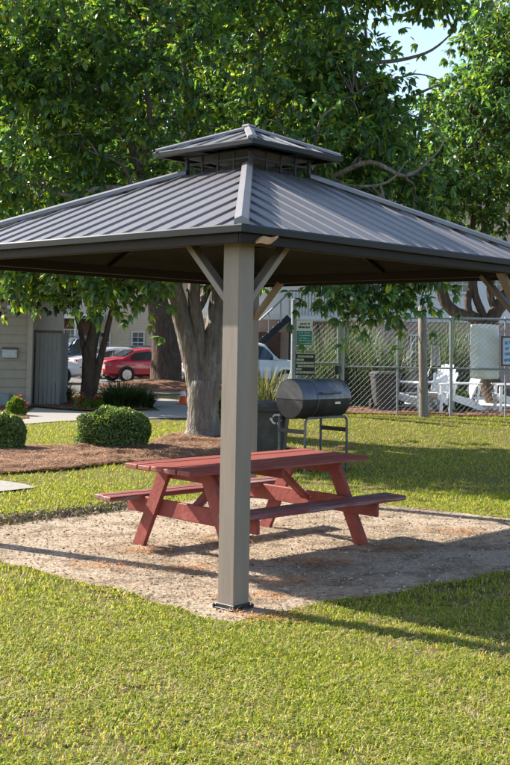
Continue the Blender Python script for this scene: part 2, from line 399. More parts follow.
tag(put('straw_litter', needles('straw_litter', np.c_[x, y, np.full(n, .005)], rng.uniform(.02, .10, n), rng.uniform(.0015, .0038, n), tones(n, [(.36, .22, .12), (.28, .21, .14), (.15, .10, .065), (.46, .38, .29)], [2, 4, 3, 3])), M_litter), 'dry straw and twigs scattered on the dirt', kind='stuff')
x, y = inside(9000, DIRT, -3.2, 4.2, 7, 13.1); n = len(x)
tag(put('grit', leaves('grit', np.c_[x, y, np.full(n, .009)], np.c_[rng.normal(0, 1, (n, 2)), rng.normal(0, .25, n)], rng.uniform(.010, .034, n), rng.uniform(.008, .022, n), tones(n, [(.22, .16, .11), (.46, .38, .30), (.13, .09, .065), (.36, .19, .09)], [3, 5, 1.2, 1.2]), fold=.2), M_litter), 'small chips and dead leaf bits on the dirt', kind='stuff')
# orange straw drifts
cx = [(-1.15, 8.75), (.1, 7.25), (-.5, 8.7), (.55, 9.0), (-.05, 7.8), (1.3, 9.7), (-.9, 9.4), (.25, 8.3), (-.2, 9.9), (2.0, 10.6)]
pp = np.concatenate([np.c_[rng.normal(a, .16, 260), rng.normal(b, .09, 260)] for a, b in cx]); n = len(pp)
tag(put('straw_litter', needles('straw_litter', np.c_[pp, np.full(n, .008)], rng.uniform(.03, .11, n), rng.uniform(.002, .004, n), tones(n, [(.46, .20, .08), (.38, .17, .07), (.5, .3, .15)], [3, 3, 2]), .3), M_litter), 'orange pine straw gathered in small drifts on the dirt', kind='stuff')
# dark crumbly lip behind the dirt on the left
A_, B_ = np.array([-3.1, 10.05]), np.array([-1.05, 12.1]); n = 5200; t = rng.random(n)[:, None]
pp = A_ + (B_ - A_) * t + rng.normal(0, 1, (n, 2)) * np.array([[.09, .09]]) ; hz = np.abs(rng.normal(0, .022, n))
tag(put('soil_lip', leaves('soil_lip', np.c_[pp, hz + .005], rng.normal(0, 1, (n, 3)), rng.uniform(.02, .055, n), rng.uniform(.012, .03, n), tones(n, [(.16, .125, .095), (.24, .19, .14), (.34, .28, .21), (.17, .20, .05)], [3, 3, 2, 2])), M_litter), 'dark crumbly soil and thatch along the lawn edge', kind='stuff')
def mulch(name, poly, n, L):
    xs = [p[0] for p in poly]; ys = [p[1] for p in poly]; x, y = inside(n, poly, max(min(xs), -7), min(max(xs), 9), min(ys), max(ys)); n = len(x)
    z = g(x, y) + .014 + vnoise(x, y, 2.5, 8) ** 2 * .05
    tag(put(name, needles(name, np.c_[x, y, z], L * rng.uniform(.5, 1.2, n), rng.uniform(.003, .006, n), tones(n, [(.36, .21, .14), (.27, .15, .09), (.17, .095, .06), (.44, .29, .20)], [4, 4, 2, 3]), .2), M_litter), 'reddish brown pine straw mulch', kind='stuff')
mulch('straw_mulch', BEDL, 150000, .2); mulch('straw_mulch', BEDF, 16000, .15); mulch('straw_mulch', BEDS, 9000, .18)

# ================================================================== GAZEBO
GA, GL1, GL2, GX0, GY0 = 0.7397, 4.019, 4.45, -0.0953, 7.1482
lv = Vector((-math.cos(GA), math.sin(GA))); rv = Vector((math.sin(GA), math.cos(GA)))
gc = Vector((GX0, GY0)) + lv * GL1 / 2 + rv * GL2 / 2
M_post = mat('post_paint', (0.215, 0.175, 0.148), .5, .10, 5, .06, spec=.4, second=(0.175, 0.145, 0.125), thr=(.5, .75), stretch=(3, 3, .4))
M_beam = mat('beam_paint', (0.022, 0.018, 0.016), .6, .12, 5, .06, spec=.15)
M_roof = mat('roof_metal', (0.185, 0.175, 0.185), .36, .12, 3, .04, metal=.35, spec=.6, second=(0.225, 0.205, 0.20), thr=(.48, .75))
M_cap = mat('cap_metal', (0.21, 0.20, 0.205), .4, .14, 4, .04, metal=.25, spec=.5, second=(.3, .2, .17), thr=(.64, .75))
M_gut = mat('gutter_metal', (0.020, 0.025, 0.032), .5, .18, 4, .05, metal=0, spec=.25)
M_black = mat('black_metal', (0.018, 0.018, 0.02), .5, .2, 8, .05, spec=.4)
gz = thing('gazebo', 'hardtop gazebo with two tier dark metal roof on taupe posts over the picnic table', 'gazebo', (gc.x, gc.y, 0), math.atan2(rv.y, rv.x))
HX, HY = GL2 / 2, GL1 / 2
ZE, ZB, ZA = 2.544, 2.45, 3.49
OV = .236; PXx, PYy = HX - OV, HY - OV
# posts with base plates and bolts
for sx in (-1, 1):
    for sy in (-1, 1):
        p = MB().box((sx * PXx, sy * PYy, (2.50 + .012) / 2), (.152, .152, 2.50 - .012), .006).build('post', M_post, gz)
        b = MB().box((sx * PXx, sy * PYy, .010), (.20, .20, .012), .003).box((sx * PXx, sy * PYy, .027), (.166, .166, .026), .004).build('base_plate', M_black, p)
        for bx in (-1, 1):
            for by in (-1, 1):
                MB().lathe([(.012, .016), (.012, .026), (.006, .032)], 6, (sx * PXx + bx * .091, sy * PYy + by * .091, 0)).build('bolt', M_black, p)
# beams
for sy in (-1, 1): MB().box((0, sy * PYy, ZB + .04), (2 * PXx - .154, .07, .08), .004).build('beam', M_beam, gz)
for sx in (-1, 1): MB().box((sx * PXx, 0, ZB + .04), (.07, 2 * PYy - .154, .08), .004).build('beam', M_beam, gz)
# knee braces
for sx in (-1, 1):
    for sy in (-1, 1):
        a = Vector((sx * (PXx - .07), sy * PYy, ZB - .40)); MB().bar(a, a + Vector((-sx * .40, 0, .41)), .045, .085, .004, (0, 1, 0)).build('brace', M_post, gz)
        a = Vector((sx * PXx, sy * (PYy - .07), ZB - .40)); MB().bar(a, a + Vector((0, -sy * .40, .41)), .045, .085, .004, (1, 0, 0)).build('brace', M_post, gz)
# gutters (a profile swept along each eave)
def gutter(par, hx, hy, z, hgt, m, name='gutter', out=.035):
    for k in range(4):
        ax = k % 2; s = 1 if k < 2 else -1
        prof = [(-.02, z), (out, z + .004), (out + .010, z - .006), (out + .004, z - hgt), (-.03, z - hgt - .004)]
        pts = []
        for e in (-1, 1):
            for d, zz in prof:
                q = ((hx if ax == 0 else hy) + d) * s; r_ = e * ((hy if ax == 0 else hx) + d)
                pts.append((q, r_, zz) if ax == 0 else (r_, q, zz))
        n = len(prof); MB().add(pts, [tuple(range(n)), tuple(range(2 * n - 1, n - 1, -1))] + [(i, (i + 1) % n, n + (i + 1) % n, n + i) for i in range(n)]).build(name, m, par)
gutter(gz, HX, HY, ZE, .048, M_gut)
# fascia board under each gutter
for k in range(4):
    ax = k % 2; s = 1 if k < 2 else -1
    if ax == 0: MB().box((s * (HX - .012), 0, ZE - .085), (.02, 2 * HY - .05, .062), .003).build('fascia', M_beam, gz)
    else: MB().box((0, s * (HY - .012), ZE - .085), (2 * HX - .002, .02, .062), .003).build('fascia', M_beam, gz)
def slope(par, hx, hy, ze, za, cut, seam, m, ribh=.022, slope_name='roof_slope'):
    """four hipped slopes, each with separate standing seam panels"""
    for k in range(4):
        ax = k % 2; s = 1 if k < 2 else -1
        w = hy if ax == 0 else hx; d = hx if ax == 0 else hy
        rise = za - ze; sl = math.hypot(d, rise)
        def P3(u, v, n=0.0):                 # u along the eave, v 0..1 up the slope, n off the surface
            q = d * (1 - v); z = ze + rise * v; q += n * rise / sl; z += n * d / sl
            return (s * q, u, z) if ax == 0 else (u, s * q, z)
        ro = MB(); ro.bar(P3(0, .02, -.03), P3(0, cut - .02, -.03), .04, .03, .003)
        for v in (.33, .62): ro.bar(P3(-w * (1 - v) + .03, v, -.035), P3(w * (1 - v) - .03, v, -.035), .04, .03, .003)
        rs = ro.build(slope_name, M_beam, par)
        nb = max(2, int(round(2 * w / seam))); us = [-w + 2 * w * i / nb for i in range(nb + 1)]
        vm = lambda u: min(cut, max(0.0, 1 - abs(u) / w))
        for i in range(nb):
            a, b = us[i], us[i + 1]
            tops = [(b - .002, vm(b))]
            kinks = [q for q in (-(w * (1 - cut)), 0.0, w * (1 - cut)) if a < q < b]
            for q in sorted(kinks, reverse=True): tops.append((q, vm(q)))
            tops.append((a + .002, vm(a)))
            poly = [(a + .002, 0), (b - .002, 0)] + [t for t in tops if t[1] > 1e-4]
            if len(poly) < 3: continue
            mb = MB(); dz = Vector(P3(0, 0, 0)) - Vector(P3(0, 0, .004))
            mb.prism([P3(u, v, .0) for u, v in poly], dz)
            va, ua = vm(a), a
            if va > .03:                      # raised seam along one edge
                r = .010
                va -= .01
                pts = [P3(ua - r, 0.0, .0005), P3(ua - r * .7, 0.0, ribh), P3(ua + r * .7, 0.0, ribh), P3(ua + r, 0.0, .0005)]
                pte = [P3(ua - r, va, .0005), P3(ua - r * .7, va, ribh), P3(ua + r * .7, va, ribh), P3(ua + r, va, .0005)]
                mb.add(pts + pte, [(0, 1, 2, 3), (7, 6, 5, 4), (0, 4, 5, 1), (1, 5, 6, 2), (2, 6, 7, 3), (3, 7, 4, 0)])
            po = mb.build('roof_panel', m, rs); po.data.materials.append(M_beam)      # beam colour on the undersides paints in the shade beneath the roof
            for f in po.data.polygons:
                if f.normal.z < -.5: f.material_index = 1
def hipcaps(par, hx, hy, ze, za, cut, w, hgt, m, raf=True):
    for sx in (-1, 1):
        for sy in (-1, 1):
            a = Vector((sx * (hx + .01), sy * (hy + .01), ze)); b = Vector((sx * hx * (1 - cut), sy * hy * (1 - cut), ze + (za - ze) * cut))
            up = Vector((0, 0, 1)); x = (b - a).normalized(); y = up.cross(x).normalized()
            drop = w * .5 * (za - ze) / hx * .72
            pr = lambda p: [p - y * w / 2 + up * (hgt * .35 - drop), p - y * w * .46 + up * (hgt - drop), p + up * (hgt + .006), p + y * w * .46 + up * (hgt - drop), p + y * w / 2 + up * (hgt * .35 - drop)]
            mb = MB(); mb.add(pr(a) + pr(b), [(0, 1, 2, 3, 4), (9, 8, 7, 6, 5)] + [(i, (i + 1) % 5, 5 + (i + 1) % 5, 5 + i) for i in range(5)])
            mb.build('hip_cap', m, par)
            if raf: MB().bar(a + Vector((-sx * .12, -sy * .12, -.03)), b + Vector((0, 0, -.06)), .045, .06, .003).build('hip_rafter', M_beam, par)
CUT = 1 - .40 / 2.07
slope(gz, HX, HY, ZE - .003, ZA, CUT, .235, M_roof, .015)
hipcaps(gz, HX, HY, ZE, ZA, CUT, .10, .052, M_cap)
# cupola
CE, CW = .60, .40
zc0 = ZE + (ZA - ZE) * CUT; zc1 = 3.475
cu = MB().box((0, 0, zc1 - .004), (2 * CW + .06, 2 * CW + .06, .012), .003).build('cupola', M_gut, gz)
for sx in (-1, 1):
    for sy in (-1, 1): MB().box((sx * CW, sy * CW, (zc0 - .06 + zc1 - .012) / 2), (.035, .035, zc1 - zc0 + .046), .003).build('cupola_post', M_gut, cu)
for k in range(4):
    ax = k % 2; s = 1 if k < 2 else -1
    for off in (-.2, 0.0, .2):
        c = (s * CW, off, (zc0 + zc1) / 2) if ax == 0 else (off, s * CW, (zc0 + zc1) / 2)
        MB().box(c, (.018, .018, zc1 - zc0 - .004), .002).build('baluster', M_gut, cu)
    c = (s * (CW - .002), 0, (zc0 + zc1) / 2 + .012) if ax == 0 else (0, s * (CW - .002), (zc0 + zc1) / 2 + .012)
    MB().box(c, (.014, 2 * CW - .04, .024) if ax == 0 else (2 * CW - .04, .014, .024), .002).build('vent_rail', M_gut, cu)
    c = (s * (CW - .05), 0, zc0 + .028) if ax == 0 else (0, s * (CW - .05), zc0 + .028)
    MB().box(c, (.012, 2 * CW - .13, .05) if ax == 0 else (2 * CW - .13, .012, .05), .002).build('vent_curb', M_beam, cu)
gutter(cu, CE, CE, 3.515, .042, M_gut, 'cupola_gutter', .02)
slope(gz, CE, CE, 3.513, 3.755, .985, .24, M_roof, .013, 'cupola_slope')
hipcaps(gz, CE, CE, 3.515, 3.757, .97, .085, .03, M_cap, raf=False)
MB().box((0, 0, 3.785), (.10, .10, .028), .008).build('finial_cap', M_cap, gz)
# dry leaf hanging under the gutter beside the front post
M_dry = mat('dry_leaf_tan', (0.62, 0.34, 0.17), .8, .3, 20, .3, spec=.1)
dl = at(267, 239.5, 7.22); V_, F_ = [], []
for i in range(7):
    t = i / 6; wd = .038 * math.sin(math.pi * (.12 + .83 * t)); 
    for s in (-1, 0, 1): V_.append((-.075 + .15 * t, s * .012 + .018 * math.sin(3 * t), .035 * t - .02 + s * wd * .7 + .01 * math.sin(7 * t) + (0 if s else -.006)))
for i in range(6):
    for s in range(2): q = i * 3 + s; F_.append((q, q + 1, q + 4, q + 3))
lf = MB().add(V_, F_).build('dry_leaf', M_dry, smooth=True, loc=dl); so = lf.modifiers.new('t', 'SOLIDIFY'); so.thickness = .004
tag(lf, 'curled orange brown dead leaf caught under the gazebo gutter', 'leaf')

# ================================================================== PICNIC TABLE
M_red = mat('red_stain', (0.225, 0.05, 0.042), .62, .35, 7, .3, spec=.3, stretch=(.5, 12, 12), second=(0.29, 0.125, 0.105), thr=(.48, .68), sec_scale=2.6)
M_redw = mat('red_stain_worn', (0.205, 0.048, 0.046), .6, .35, 7, .28, spec=.35, stretch=(.6, 9, 9), second=(0.25, 0.20, 0.20), thr=(.47, .62), sec_scale=3.0)
M_redleg = mat('red_stain_leg', (0.225, 0.048, 0.04), .65, .28, 9, .2, spec=.3, second=(0.34, 0.14, 0.11), thr=(.55, .8))
TL, TW, TZ = 2.166, .865, .75
tb = thing('picnic_table', 'weathered red wooden picnic table with attached benches under the gazebo', 'picnic table', (.007, 9.774, 0), .7582)
npl = 5; pw = (TW - .012 * (npl - 1)) / npl
tm = MB().box((0, 0, 0), (TL, pw, .04), .007).mesh('plank'); tm.materials.append(M_red)
def jit(o, a=.003): o.rotation_euler = (random.uniform(-.012, .012), random.uniform(-.002, .002), random.uniform(-.003, .003)); return o
for i in range(npl):
    jit(put('tabletop_plank', tm, None, tb, (random.uniform(-.012, .012), -TW / 2 + pw / 2 + i * (pw + .012), TZ - .02 + random.uniform(-.003, .003))))
bm_ = MB().box((0, 0, 0), (TL, .125, .04), .007).mesh('bench'); bm_.materials.append(M_redw)
SB = .864
bm2_ = MB().box((0, 0, 0), (TL - .13, .125, .04), .007).mesh('bench'); bm2_.materials.append(M_redw)
for s in (-1, 1):
    for j in range(2):
        jit(put('bench_plank', bm_ if s > 0 else bm2_, None, tb, (random.uniform(-.012, .012) + (.07 if s < 0 else 0), s * (SB - .0625 - j * .135), .44 - .02 + random.uniform(-.002, .002))))
for e in (-1, 1):
    xe = e * (TL / 2 - .3)
    for s in (-1, 1):     # legs run from under the top out to the ground
        MB().prism([(xe - e * .042, s * .545, 0), (xe - e * .042, s * .69, 0), (xe - e * .042, s * .33, TZ - .042), (xe - e * .042, s * .185, TZ - .042)], (e * .042, 0, 0)).build('leg', M_redleg, tb)
        for zb_ in (.325, .375): MB().lathe([(.011, 0), (.011, .008), (.005, .012)], 8, (xe - e * .002 + (0 if e > 0 else -.0), s * .51, zb_), 'X').build('bolt_head', M_black, tb)
    MB().box((xe - e * .065, 0, .35), (.040, 2 * SB - .06, .14), .006).build('bench_support', M_redleg, tb)
    MB().box((xe - e * .065, 0, TZ - .042 - .05), (.040, TW - .08, .095), .006).build('top_cleat', M_redleg, tb)
    MB().bar((xe - e * .10, 0, .36), (xe - e * .52, 0, TZ - .06), .09, .04, .004, (1, 0, 1)).build('diagonal_brace', M_redleg, tb)
MB().box((0, 0, TZ - .042 - .045), (.04, TW - .1, .085), .005).build('top_cleat', M_redleg, tb)

# ================================================================== TREES
M_bark = mat('bark_grey', (0.17, 0.145, 0.125), .95, .4, 9, 1.0, spec=.1, stretch=(1.6, 1.6, .35), second=(0.29, 0.265, 0.245), thr=(.48, .68), sec_scale=6, bscale=13)
M_barkd = mat('bark_brown', (0.085, 0.062, 0.048), .95, .4, 9, 1.0, spec=.1, stretch=(1.6, 1.6, .35), second=(0.14, 0.115, 0.095), thr=(.5, .7), sec_scale=6, bscale=13)
for _m in (M_bark, M_barkd):
    for _n in _m.node_tree.nodes:
        if _n.type == 'BUMP': _n.inputs['Distance'].default_value = .07
M_leafA = leaf_mat('leaf_broad', trans=.45, rough=.4, tgain=(2.4, 2.25, .7), spec=.5)
M_leafB = leaf_mat('leaf_dark', trans=.35, rough=.45)
LEAF_A = [(.068, .142, .055), (.052, .118, .052), (.105, .18, .048), (.20, .25, .03), (.036, .085, .045)]
LEAF_D = [(.045, .085, .03), (.032, .065, .026), (.07, .115, .03), (.16, .17, .02)]
def curve(a, b, k, sag, rd):
    a, b = Vector(a), Vector(b); out = []; L = (b - a).length
    o = Vector((rd.uniform(-1, 1), rd.uniform(-1, 1), rd.uniform(.0, 1))) * L * sag
    for i in range(k + 1):
        t = i / k; p = a.lerp(b, t) + o * math.sin(math.pi * t) + Vector((rd.uniform(-1, 1), rd.uniform(-1, 1), rd.uniform(-1, 1))) * L * .025 * (0 < i < k)
        out.append(p)
    return out
def smooth_path(pts, rad, k=4):
    """Catmull-Rom through pts"""
    P_ = [pts[0]] + list(pts) + [pts[-1]]; out, ro = [], []
    for i in range(1, len(P_) - 2):
        for j in range(k):
            t = j / k; a, b, c, d = P_[i - 1], P_[i], P_[i + 1], P_[i + 2]
            out.append(.5 * ((2 * b) + (c - a) * t + (2 * a - 5 * b + 4 * c - d) * t * t + (3 * b - a - 3 * c + d) * t ** 3))
            ro.append(rad[i - 1] * (1 - t) + rad[i] * t)
    out.append(P_[-2]); ro.append(rad[-1]); return out, ro
def tree(name, label, base, limbs, lobes, leafL=.13, leafW=.075, per=90, spread=.34, pal=LEAF_A, wts=(5, 4, 3, 1.2, 3), bark=None, lm=None, seed=1, group=None, zmin=2.4, sec=10, wob=.04, n_tube=12, droop=.55, cat='tree'):
    rd = random.Random(seed); r_ = np.random.default_rng(seed); base = Vector(base)
    t = thing(name, label, cat, base, 0, group)
    tk = MB(); nodes = []
    for pts, rad in limbs:
        pp, rr = smooth_path([Vector(p) - base for p in pts], rad); tk.tube(pp, rr, n_tube, wob=wob)
        nodes += [(p, r) for p, r in zip(pp, rr) if p.z > 1.2]
    tk.build('trunk', bark or M_bark, t, smooth=True)
    br = MB(); sn = []; cl = []
    for c, rad, ncl in lobes:
        c = Vector(c) - base
        for _ in range(max(2, int(sec * ncl / 60))):
            while True:
                q = Vector((rd.uniform(-1, 1), rd.uniform(-1, 1), rd.uniform(-1, 1)))
                if q.length < 1: break
            e = c + Vector((q.x * rad[0], q.y * rad[1], q.z * rad[2])) * .8
            nd, nr = min(nodes, key=lambda n: (n[0] - e).length + max(0, n[0].z - e.z) * .8)
            k = 7; pth = curve(nd, e, k, .12, rd); r0 = min(nr * .55, .02 + .016 * (e - nd).length)
            rs = [r0 * (1 - i / k) ** .8 + .008 for i in range(k + 1)]; br.tube(pth, rs, 6); sn += list(zip(pth[2:], rs[2:]))
        for _ in range(ncl):
            while True:
                q = Vector((rd.uniform(-1, 1), rd.uniform(-1, 1), rd.uniform(-1, 1)))
                if .25 < q.length < 1: break
            q *= (q.length ** -.35); e = c + Vector((q.x * rad[0], q.y * rad[1], q.z * rad[2]))
            if e.z < zmin - base.z: continue
            cl.append(e)
    S = np.array([p for p, r in sn]) if sn else np.array([p for p, r in nodes])
    for e in cl:
        i = int(np.argmin(((S - np.array(e)) ** 2).sum(1)))
        if (Vector(S[i]) - e).length < 3.5: br.tube(curve(S[i], e, 3, .15, rd), [.014, .011, .008, .005], 4, cap=False)
    br.build('branches', bark or M_bark, t, smooth=True)
    # leaves stand in tufts of seven at the twig ends
    nt_ = max(3, int(per / 7)); K = 7
    csz = np.repeat(r_.uniform(.5, 1.3, len(cl)), nt_)[:, None]
    off = r_.normal(0, 1, (len(cl) * nt_, 3)) * np.array([[spread, spread, spread * .55]]) * csz
    off[:, 2] -= .22 * (off[:, 0] ** 2 + off[:, 1] ** 2) / spread
    T = np.repeat(np.array(cl), nt_, 0) + off
    tdir = unit(unit(off) * .8 + r_.normal(0, .5, off.shape))
    n = len(T) * K; TT = np.repeat(T, K, 0); D = np.repeat(tdir, K, 0) * .75 + r_.normal(0, .6, (n, 3)); D[:, 2] -= droop; D = unit(D)
    Ls = leafL * r_.uniform(.65, 1.25, n); C = TT + D * Ls[:, None] * .62
    nrm = r_.normal(0, .35, (n, 3)) + np.array([[0, 0, 1.]]) + D * .1
    tn = tones(n, pal, wts[:len(pal)], .16) * np.repeat(r_.uniform(.75, 1.3, len(T)), K)[:, None] * np.repeat(r_.uniform(.8, 1.2, len(cl)), nt_ * K)[:, None]
    put('crown', leaves('crown', C, D, Ls, leafW * r_.uniform(.75, 1.2, n), tn, .22, nrm, True), lm or M_leafA, t)
    return t
# --- the forked tree beside the mulch bed
TR1 = gp(204, 437); Y1 = TR1.y
A = lambda px, py, dy=0: at(px, py, Y1 + dy)
limbs = [([TR1 + Vector((0, 0, -.05)), A(203.5, 428), A(203, 412), A(203, 396), A(203, 380)], [.46, .33, .29, .30, .27]),
         ([A(201, 405), A(196, 378), A(190, 350), A(181, 315), A(173, 283, -.2), A(160, 235, -.6), A(140, 170, -1.0), A(115, 100, -1.2)], [.20, .20, .19, .18, .16, .13, .09, .04]),
         ([A(206, 405), A(210, 375), A(214, 345, .1), A(219, 305, .2), A(223, 265, .3), A(236, 200, .2), A(252, 120, 0), A(262, 40, 0)], [.22, .23, .22, .20, .18, .14, .10, .05]),
         ([A(203, 390), A(201, 355), A(198, 325), A(194, 300), A(196, 260), A(200, 200, .4), A(190, 110, .5), A(180, 30, .4)], [.16, .13, .12, .12, .11, .10, .07, .04]),
         ([A(196, 312), A(203, 300, .2), A(210, 280, .5), A(222, 235, 1.0), A(290, 165, 1.0), A(340, 130, .6), A(395, 104, .2), A(440, 84, 0)], [.08, .08, .08, .08, .07, .055, .04, .015]),
         ([A(252, 120), A(300, 85, -.2), A(350, 66, -.3), A(400, 60, -.3), A(432, 50, -.3), A(455, 30, -.2)], [.07, .06, .05, .035, .025, .012]), ([A(236, 200, -.2), A(285, 196, -1.4), A(330, 178, -2.2), A(370, 162, -2.6), A(405, 176, -2.7), A(432, 158, -2.7), A(445, 140, -2.6)], [.07, .06, .05, .042, .03, .02, .01]), ([A(262, 190, -1.0), A(285, 176, -2.0), A(312, 150, -2.6), A(322, 118, -2.8), A(345, 100, -2.8)], [.05, .04, .03, .025, .012]), ([A(330, 178, -2.2), A(355, 186, -2.6), A(388, 182, -2.8), A(408, 160, -2.8)], [.03, .025, .02, .01]), ([A(160, 235, -.6), A(135, 195, -1.8), A(105, 188, -2.4), A(70, 196, -2.6), A(42, 186, -2.6)], [.08, .065, .05, .04, .02]), ([A(135, 195, -1.8), A(122, 165, -2.2), A(98, 155, -2.4)], [.04, .03, .015]), ([A(140, 170, -1.2), A(150, 120, -1.8), A(145, 70, -2.0), A(160, 20, -2)], [.06, .05, .04, .03]), ([A(350, 66, -.3), A(385, 80, -.4), A(415, 74, -.5), A(436, 78, -.4)], [.03, .022, .016, .008]),
         ([A(176, 292), A(165, 250, .6), A(120, 205, .6), A(60, 190, .4), A(10, 170, 0)], [.10, .09, .075, .055, .03])]
lob = [((-1.3, 19.9, 6.6), (3.6, 2.6, 3.2), 300), ((-4.0, 19.2, 5.0), (1.9, 1.8, 2.2), 120), ((-3.6, 18.4, 7.5), (2.2, 1.6, 1.6), 90), ((1.2, 19.2, 5.5), (1.6, 1.6, 1.6), 110),
       ((2.1, 18.8, 3.0), (1.0, .7, .55), 26), ((-2.9, 19.0, 3.25), (1.6, 1.1, .75), 60), ((.4, 20, 9.2), (3.2, 2.0, 1.2), 90), ((3.1, 20, 8.6), (1.0, .9, .55), 22), ((-.2, 20.5, 3.5), (1.2, 1.0, .5), 22), ((2.4, 19.6, 4.3), (1.0, 1.0, .9), 36)]
tree('shade_tree', 'grey barked tree with forked trunk rising from the mulch bed behind the table', TR1, limbs, lob, .165, .07, 112, .30, LEAF_A, (5, 4, 3.5, 2.4, 2), seed=5, n_tube=14)
# --- small tree of several stems by the shed
TR2 = gp(88, 404); Y2 = TR2.y
A = lambda px, py, dy=0: at(px, py, Y2 + dy)
limbs = [([TR2 - Vector((0, 0, .05)), A(88, 396), A(89, 375), A(90, 352), A(95, 325), A(98, 295), A(100, 260)], [.30, .22, .20, .19, .15, .11, .06]),
         ([A(91, 401), A(97, 372), A(103, 348), A(109, 322), A(116, 290)], [.13, .11, .09, .08, .05]), ([A(88, 385), A(84, 352), A(79, 325), A(71, 300), A(60, 270)], [.09, .07, .065, .05, .03])]
lob = [((-4.7, 29.8, 4.1), (2.3, 1.8, 1.1), 110), ((-6.1, 29.0, 3.9), (1.1, 1.0, .9), 36), ((-3.4, 29.6, 3.9), (1.3, 1.2, .6), 40)]
tree('multistem_tree', 'small dark tree with several leaning stems near the shed', TR2, limbs, lob, .18, .085, 84, .30, LEAF_D, (4, 3, 3, 1.2), M_barkd, M_leafB, seed=8, zmin=2.8)
# --- the old tree by the car park
Y3 = TR3.y; A = lambda px, py, dy=0: at(px, py, Y3 + dy)
limbs = [([TR3, A(166, 378), A(166, 350), A(163, 322), A(157, 288), A(150, 250), A(148, 200)], [.80, .62, .54, .52, .46, .34, .2]), ([A(160, 300), A(180, 255), A(205, 215), A(230, 150)], [.3, .24, .17, .08]), ([A(156, 280), A(120, 245), A(80, 215)], [.26, .2, .1])]
lob = [((-4.5, 42, 10.0), (6.0, 4.2, 4.2), 260), ((-10.0, 42, 9.0), (4.5, 3.5, 3.5), 150), ((.5, 42, 9.5), (4.0, 3.5, 3.5), 130), ((-3.5, 43, 14.6), (6.5, 4, 3.0), 190), ((-11, 43, 13.5), (4.5, 3.5, 3.2), 120)]
tree('old_tree', 'massive straight trunked tree on a straw mound beside the red car', TR3, limbs, lob, .29, .14, 98, .58, LEAF_A, (4, 4, 3, 3, 2), M_barkd, M_leafA, seed=12, zmin=5.3)
# --- gnarled tree inside the pool fence
TR4 = Vector((6.35, 28.2, float(g(6.35, 28.2)))); A = lambda px, py, dy=0: at(px, py, 28.2 + dy)
limbs = [([TR4 - Vector((0, 0, .05)), A(487, 375), A(485, 345), A(484, 328)], [.36, .26, .24, .24]),
         ([A(485, 335), A(474, 318), A(457, 313), A(446, 303), A(440, 285), A(433, 262), A(420, 225), A(400, 180)], [.17, .16, .15, .15, .15, .14, .12, .05]),
         ([A(486, 335), A(494, 315), A(506, 295), A(516, 265), A(530, 210)], [.2, .18, .17, .15, .1]),
         ([A(470, 317), A(468, 300), A(472, 284), A(468, 262), A(475, 200), A(470, 120)], [.09, .09, .085, .08, .06, .03]),
         ([A(488, 325), A(478, 303), A(474, 285), A(478, 262), A(490, 190)], [.11, .10, .09, .08, .04]), ([A(496, 312), A(490, 292), A(494, 272), A(505, 240)], [.10, .09, .08, .06])]
lob = [((7.0, 28, 6.9), (4.6, 2.8, 1.9), 300), ((8.1, 28, 10.0), (2.9, 2.4, 2.9), 230), ((3.6, 28.4, 5.9), (1.6, 1.8, 1.1), 60)]
tree('gnarled_tree', 'gnarled tree with twisting bare limbs standing inside the pool fence', TR4, limbs, lob, .19, .08, 98, .38, LEAF_A, (3, 4, 2, 1.2, 4), M_barkd, M_leafA, seed=21, zmin=4.2)
# --- taller trees behind the buildings
BK = [(-15, 72, 26, 6.5), (-7.0, 78, 28, 7), (1.0, 76, 27, 6.0), (9.5, 70, 15.0, 4.8), (16.2, 62, 23, 5.0), (-24, 70, 22, 6)]
BL = ['tall tree rising behind the porch end of the sand coloured house', 'tall tree behind the sand coloured house and the old tree', 'tallest tree behind the two storey building', 'lowest of the trees behind the two storey building', 'tall tree behind the far end of the two storey building', 'broad tree beyond the shed at the edge of the lot']
for i, (bx, by, hh, rr) in enumerate(BK):
    b = Vector((bx, by, 0))
    limbs = [([b, b + Vector((.2, 0, hh * .3)), b + Vector((-.3, .1, hh * .6)), b + Vector((.1, 0, hh * .85))], [.5, .4, .3, .1]), ([b + Vector((0, 0, hh * .35)), b + Vector((rr * .4, .5, hh * .6)), b + Vector((rr * .7, .5, hh * .7))], [.25, .18, .06]), ([b + Vector((0, 0, hh * .3)), b + Vector((-rr * .4, -.5, hh * .55)), b + Vector((-rr * .75, -.5, hh * .65))], [.25, .18, .06])]
    lob = [(b + Vector((0, 0, hh * .70)), (rr, rr * .7, hh * .30), 150), (b + Vector((0, 0, hh * .42)), (rr * 1.1, rr * .7, hh * .24), 110)]
    tree('tall_tree', BL[i], b, limbs, lob, .46, .24, 84, .95, LEAF_A if i % 2 else LEAF_D, (4, 4, 3, 2, 2), M_barkd, M_leafA, seed=40 + i, group='trees behind the buildings', zmin=3.5, sec=8, n_tube=8)

